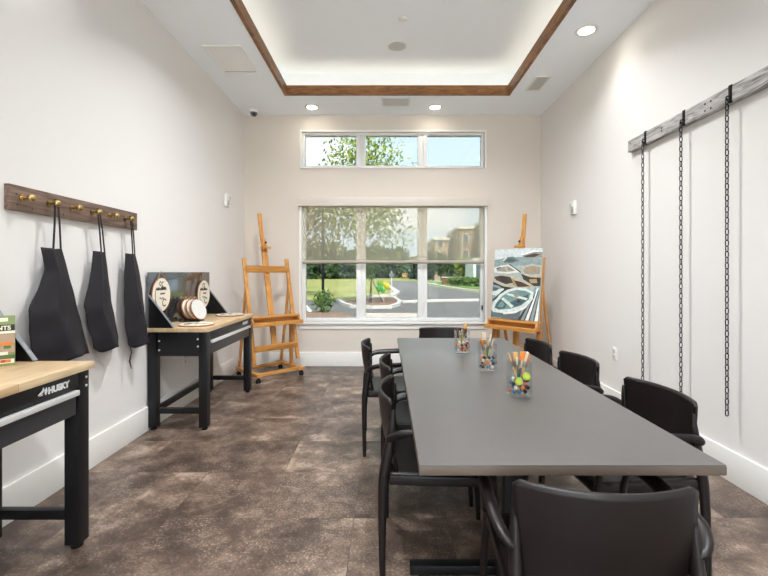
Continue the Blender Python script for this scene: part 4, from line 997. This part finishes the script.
# near shrub by the lamp post, hedge shrubs by the street
def shrub(name, label, x, y, r_, h, n, size, mats, seed, group=None):
    rnd = random.Random(seed); r = empty(name, label, 'shrub', (x, y, GZ), 0, group)
    q = MB()
    for k in range(5):
        a = k * 1.3; q.tube([(0, 0, -0.02), (0.4*r_*math.cos(a), 0.4*r_*math.sin(a), h*0.5), (0.6*r_*math.cos(a), 0.6*r_*math.sin(a), h*0.8)], [0.02, 0.014, 0.006], 6)
    q.build('stems', M['bark'], r)
    q = MB(); leaf_cloud(q, [(0, 0, h*0.5, r_, r_, h*0.5), (0.3*r_, 0, h*0.65, r_*0.6, r_*0.6, h*0.4), (-0.3*r_, 0.1*r_, h*0.6, r_*0.6, r_*0.6, h*0.38)], n, size, len(mats), rnd); q.build('foliage', mats, r, smooth=False, recalc=False)
x, y = gp(323, 313); shrub('leafy_shrub', 'loose green shrub in the mulch bed below the lamp post', x, y, 0.42, 0.80, 420, 0.06, LF(2, 0, 6), 31)
hx_ = [(452, 'leftmost'), (458, 'second'), (464, 'third'), (470, 'fourth'), (476, 'fifth'), (482, 'rightmost')]
for i, (px, wd) in enumerate(hx_):
    x, y = gp(px, 285.6 + 0.25 * i); shrub('hedge_shrub', 'clipped green hedge shrub beside the street, %s of six' % wd if i in (0, 5) else 'clipped green hedge shrub beside the street, %s from the left' % wd, x, y, 0.75, 1.0, 300, 0.12, LF(0, 2, 6), 50 + i, 'hedge along the street')
for i, (px, py, h, cr, wd, lf) in enumerate(((433, 281.5, 4.6, 1.5, 'dark tree at the street bend beside the brick planter', (4, 5, 6)), (441, 281.5, 4.2, 1.4, 'dark tree just right of the street bend tree', (4, 5, 6)), (450, 281.4, 4.4, 1.5, 'dark tree behind the brick planter', (4, 5, 2)), (463, 283.0, 3.6, 1.3, 'yellow green tree in front of the long building', (1, 3, 0)))):
    x, y = gp(px, py); tree('street_tree', wd, x, y, h, cr, 0.09, 0.5, 900, 0.17, LF(*lf), 70 + i, 'trees beside the street')

# lamp post
x, y = gp(323, 303); lp = empty('lamp_post', 'dark metal lamp post standing on the lawn outside the left pane', 'lamp post', (x, y, GZ))
q = MB(); q.tube([(0, 0, 0.12), (0, 0, 5.6)], [0.065, 0.05], 12); q.build('pole', M['iron'], lp)
q = MB(); q.lathe([(0.14, 0), (0.14, 0.10), (0.09, 0.16), (0.07, 0.2)], 16); q.build('base', M['iron'], lp)
q = MB(); q.box(-0.06, 0.55, -0.14, 0.14, 5.6, 5.68); q.build('lamp_head', M['iron'], lp, bevel=0.01)

# young staked tree with balloons at the island
x, y = gp(371, 303.5)
st = empty('staked_sapling', 'thin young tree held by wooden stakes on the mulch island', 'tree', (x, y, GZ))
q = MB(); q.tube([(0, 0, 0), (0.01, 0, 1.0), (-0.02, 0, 1.9)], [0.03, 0.025, 0.015], 8); q.build('trunk', M['bark'], st)
for dx in (-0.1, 0.55):
    q = MB(); q.tube([(dx, 0.1, 0), (0.02, 0, 1.15)], 0.018, 6); q.build('stake', M['bark'], st)
q = MB(); leaf_cloud(q, [(0, 0, 1.75, 0.4, 0.4, 0.45), (-0.1, 0, 1.3, 0.35, 0.3, 0.3)], 260, 0.07, 2, random.Random(5)); q.build('foliage', LF(0, 1), st, smooth=False, recalc=False)
bal = [(380, 283, 'lime', (150, 214, 50), 'upper left light green balloon'), (379, 288, 'green', (70, 196, 64), 'left bright green balloon'), (384.5, 283.5, 'yellow', (246, 224, 50), 'upper yellow balloon'), (387.5, 286.5, 'yellow2', (246, 214, 60), 'right yellow balloon'), (383, 289.5, 'green2', (88, 206, 72), 'lowest bright green balloon')]
YBAL = y
for (px, py, nm, c_, lab) in bal:
    bxx = (px - 386) * YBAL / 420; bz = CAMZ - (py - 272) * YBAL / 420
    b_ = empty('balloon', lab + ' of the bunch tied over the mulch island', 'balloon', (bxx, YBAL, bz), 0, 'balloons over the island')
    q = MB(); q.lathe([(0, 0.15), (0.06, 0.14), (0.11, 0.09), (0.128, 0.02), (0.11, -0.06), (0.06, -0.13), (0.015, -0.165), (0.02, -0.18), (0, -0.18)], 18); q.build('balloon_skin', mat('balloon_' + nm, c_, 0.25), b_)
    q = MB(); ax, az_ = (383.5 - 386) * YBAL / 420 - bxx, GZ - bz + 0.06; q.tube([(0, 0, -0.17), (ax * 0.8, 0, -0.55), (ax, 0, az_)], 0.004, 5); q.build('string', M['plastic'], b_)
x, y = gp(391.5, 297.5); sg = empty('street_sign', 'grey round road sign seen from behind at the street bend', 'sign', (x, y, GZ))
q = MB(); q.tube([(0, 0, 0), (0, 0, 1.5)], 0.03, 8); q.build('post', M['silver'], sg)
q = MB(); q.lathe([(0, 0), (0.15, 0), (0.15, 0.01), (0, 0.01)], 8, Matrix.Translation((0, -0.04, 1.25)) @ axis_to((0, -1, 0))); q.build('sign_plate', mat('sign_grey', (116, 120, 124), 0.5, 0.3), sg)
# small yellow vehicle far up the street
x, y = 4.2, 94.0; vh = empty('yellow_van', 'small yellow van far up the street', 'van', (x, y, GZ + 0.02)); vh.scale = (0.62, 0.62, 0.62)
q = MB(); q.prism([(-0.9, -1.8, 0.35), (-0.9, -2.0, 0.9), (-0.9, -1.2, 1.0), (-0.9, -0.9, 1.7), (-0.9, 1.9, 1.75), (-0.9, 2.0, 0.4)], (1.8, 0, 0)); q.build('body', mat('van_yellow', (226, 170, 50), 0.4), vh, bevel=0.06)
q = MB(); q.prism([(-0.75, -1.2, 1.05), (0.75, -1.2, 1.05), (0.75, -0.93, 1.6), (-0.75, -0.93, 1.6)], (0, -0.02, 0)); q.build('windscreen', M['dark'], vh)
for sx in (-0.85, 0.85):
    for yy in (-1.3, 1.3):
        q = MB(); q.lathe([(0, -0.1), (0.33, -0.1), (0.33, 0.1), (0, 0.1)], 16, Matrix.Translation((sx, yy, 0.33)) @ axis_to((1, 0, 0))); q.build('wheel', M['rubber'], vh)
# brick planter
x, y = gp(451, 284.2); pl = empty('brick_planter', 'low red brick planter wall with a pale cap beside the street', 'planter', (x, y, GZ))
q = MB(); q.box(-1.0, 1.0, -0.35, 0.35, 0, 0.75); q.build('brick_wall', mat('red_brick', (128, 82, 66), 0.9, var=0.25, vscale=14), pl)
q = MB(); q.box(-1.08, 1.08, -0.42, 0.42, 0.75, 0.85); q.build('cap_stone', M['curb'], pl, bevel=0.01)

# long three storey building
bl = empty('long_building', 'long beige three storey building with rows of windows behind the street trees', 'building', (0, 0, GZ))
bw = mat('beige_stucco', (172, 156, 130), 0.9, var=0.05, vscale=0.3); bw2 = mat('tan_brick', (150, 132, 106), 0.9, var=0.08, vscale=0.8); bt = mat('white_cornice', (226, 222, 212), 0.7)
wgl = mat('dark_window_glass', (84, 92, 100), 0.15); wfr = mat('white_window_frame', (226, 226, 222), 0.6)
segs = [(8.6, 12.6, 74, 7.0, bw), (11.6, 15.2, 66, 8.2, bw2), (14.2, 17.2, 62, 8.6, bw), (15.2, 26, 54, 8.0, bw2)]
for (x0, x1, y0, h, m_) in segs:
    q = MB(); q.box(x0, x1, y0, y0 + 14, 0, h); wl = q.build('wing_wall', m_, bl, smooth=False)
    q = MB(); q.box(x0 - 0.25, x1 + 0.25, y0 - 0.25, y0 + 14, h, h + 0.45); q.build('cornice', bt, bl, smooth=False)
    nx = max(2, int((x1 - x0) / 1.9))
    for fl in range(3):
        for k in range(nx):
            cx = x0 + (x1 - x0) * (k + 0.5) / nx; z0 = 0.9 + fl * 2.5
            q = MB(); q.box(cx - 0.5, cx + 0.5, y0 - 0.06, y0 + 0.02, z0 - 0.08, z0 + 1.55); f = q.build('window', wfr, bl, smooth=False)
            q = MB(); q.box(cx - 0.42, cx + 0.42, y0 - 0.09, y0 - 0.05, z0, z0 + 1.45); q.build('pane', wgl, f, smooth=False)
    for fl in range(3):
        for k in range(3):
            cy = y0 + 2.2 + 4.4 * k; z0 = 0.9 + fl * 2.5
            q = MB(); q.box(x0 - 0.06, x0 + 0.02, cy - 0.9, cy + 0.9, z0 - 0.08, z0 + 1.55); f = q.build('window', wfr, bl, smooth=False)
            q = MB(); q.box(x0 - 0.09, x0 - 0.05, cy - 0.8, cy + 0.8, z0, z0 + 1.45); q.build('pane', wgl, f, smooth=False)
# white porch front at the right edge
pf = empty('white_storefront', 'white framed shop front with tall glazing at the right edge of the view', 'building', (11.6, 48, GZ))
q = MB(); q.box(-1.6, 5, 0, 5, 0, 2.75); q.build('wall', wfr, pf, smooth=False)
for k in range(4):
    q = MB(); q.box(-1.3 + k*1.2, -0.45 + k*1.2, -0.06, 0.02, 0.3, 2.3); f = q.build('window', wgl, pf, smooth=False)
q = MB(); q.box(-1.8, 5.2, -0.4, 5.2, 2.75, 3.0); q.build('roof_band', wfr, pf, smooth=False)

# ------------------------------------------------------------------ sky, sun, camera
W = bpy.data.worlds.new('world'); bpy.context.scene.world = W; W.use_nodes = True
nt = W.node_tree; N = nt.nodes; L = nt.links; bg = N['Background']
tc = N.new('ShaderNodeTexCoord'); sx = N.new('ShaderNodeSeparateXYZ'); L.new(tc.outputs['Generated'], sx.inputs[0])
gr = N.new('ShaderNodeValToRGB'); L.new(sx.outputs['Z'], gr.inputs['Fac'])
gr.color_ramp.elements[0].position = 0.0; gr.color_ramp.elements[0].color = lin((214, 228, 238)); gr.color_ramp.elements[1].position = 0.6; gr.color_ramp.elements[1].color = lin((184, 210, 235))
mp = N.new('ShaderNodeMapping'); mp.inputs['Scale'].default_value = (1.4, 1.4, 4.5); L.new(tc.outputs['Generated'], mp.inputs['Vector'])
n = N.new('ShaderNodeTexNoise'); n.inputs['Scale'].default_value = 2.2; n.inputs['Detail'].default_value = 7; n.inputs['Distortion'].default_value = 0.3; L.new(mp.outputs['Vector'], n.inputs['Vector'])
cr = N.new('ShaderNodeValToRGB'); cr.color_ramp.elements[0].position = 0.46; cr.color_ramp.elements[1].position = 0.62; L.new(n.outputs['Fac'], cr.inputs['Fac'])
mx = N.new('ShaderNodeMix'); mx.data_type = 'RGBA'; L.new(cr.outputs['Color'], mx.inputs[0]); L.new(gr.outputs['Color'], mx.inputs[6]); mx.inputs[7].default_value = lin((246, 247, 249))
L.new(mx.outputs[2], bg.inputs['Color']); bg.inputs['Strength'].default_value = 1.9

sl = bpy.data.lights.new('sun', 'SUN'); sl.energy = 7.5; sl.angle = R(3); sl.color = (1, 0.96, 0.88)
so = bpy.data.objects.new('sun', sl); C.objects.link(so); so.rotation_euler = Vector((-0.10, 0.62, -0.75)).to_track_quat('-Z', 'Y').to_euler()

cam = bpy.data.cameras.new('camera'); co = bpy.data.objects.new('camera', cam); C.objects.link(co)
co.location = (0, 0, CAMZ); co.rotation_euler = (PI/2, 0, 0)
cam.sensor_width = 36; cam.lens = 36 * 420 / 768; cam.shift_x = -2 / 768; cam.shift_y = -16 / 768; cam.clip_start = 0.02; cam.clip_end = 600
sc = bpy.context.scene; sc.camera = co
sc.view_settings.view_transform = 'Standard'; sc.view_settings.look = 'None'; sc.view_settings.gamma = 1.0; sc.view_settings.use_curve_mapping = False
sc.view_settings.exposure = 1.84
sc.cycles.max_bounces = 10; sc.cycles.diffuse_bounces = 8; sc.cycles.transparent_max_bounces = 24; sc.cycles.caustics_reflective = False; sc.cycles.caustics_refractive = False
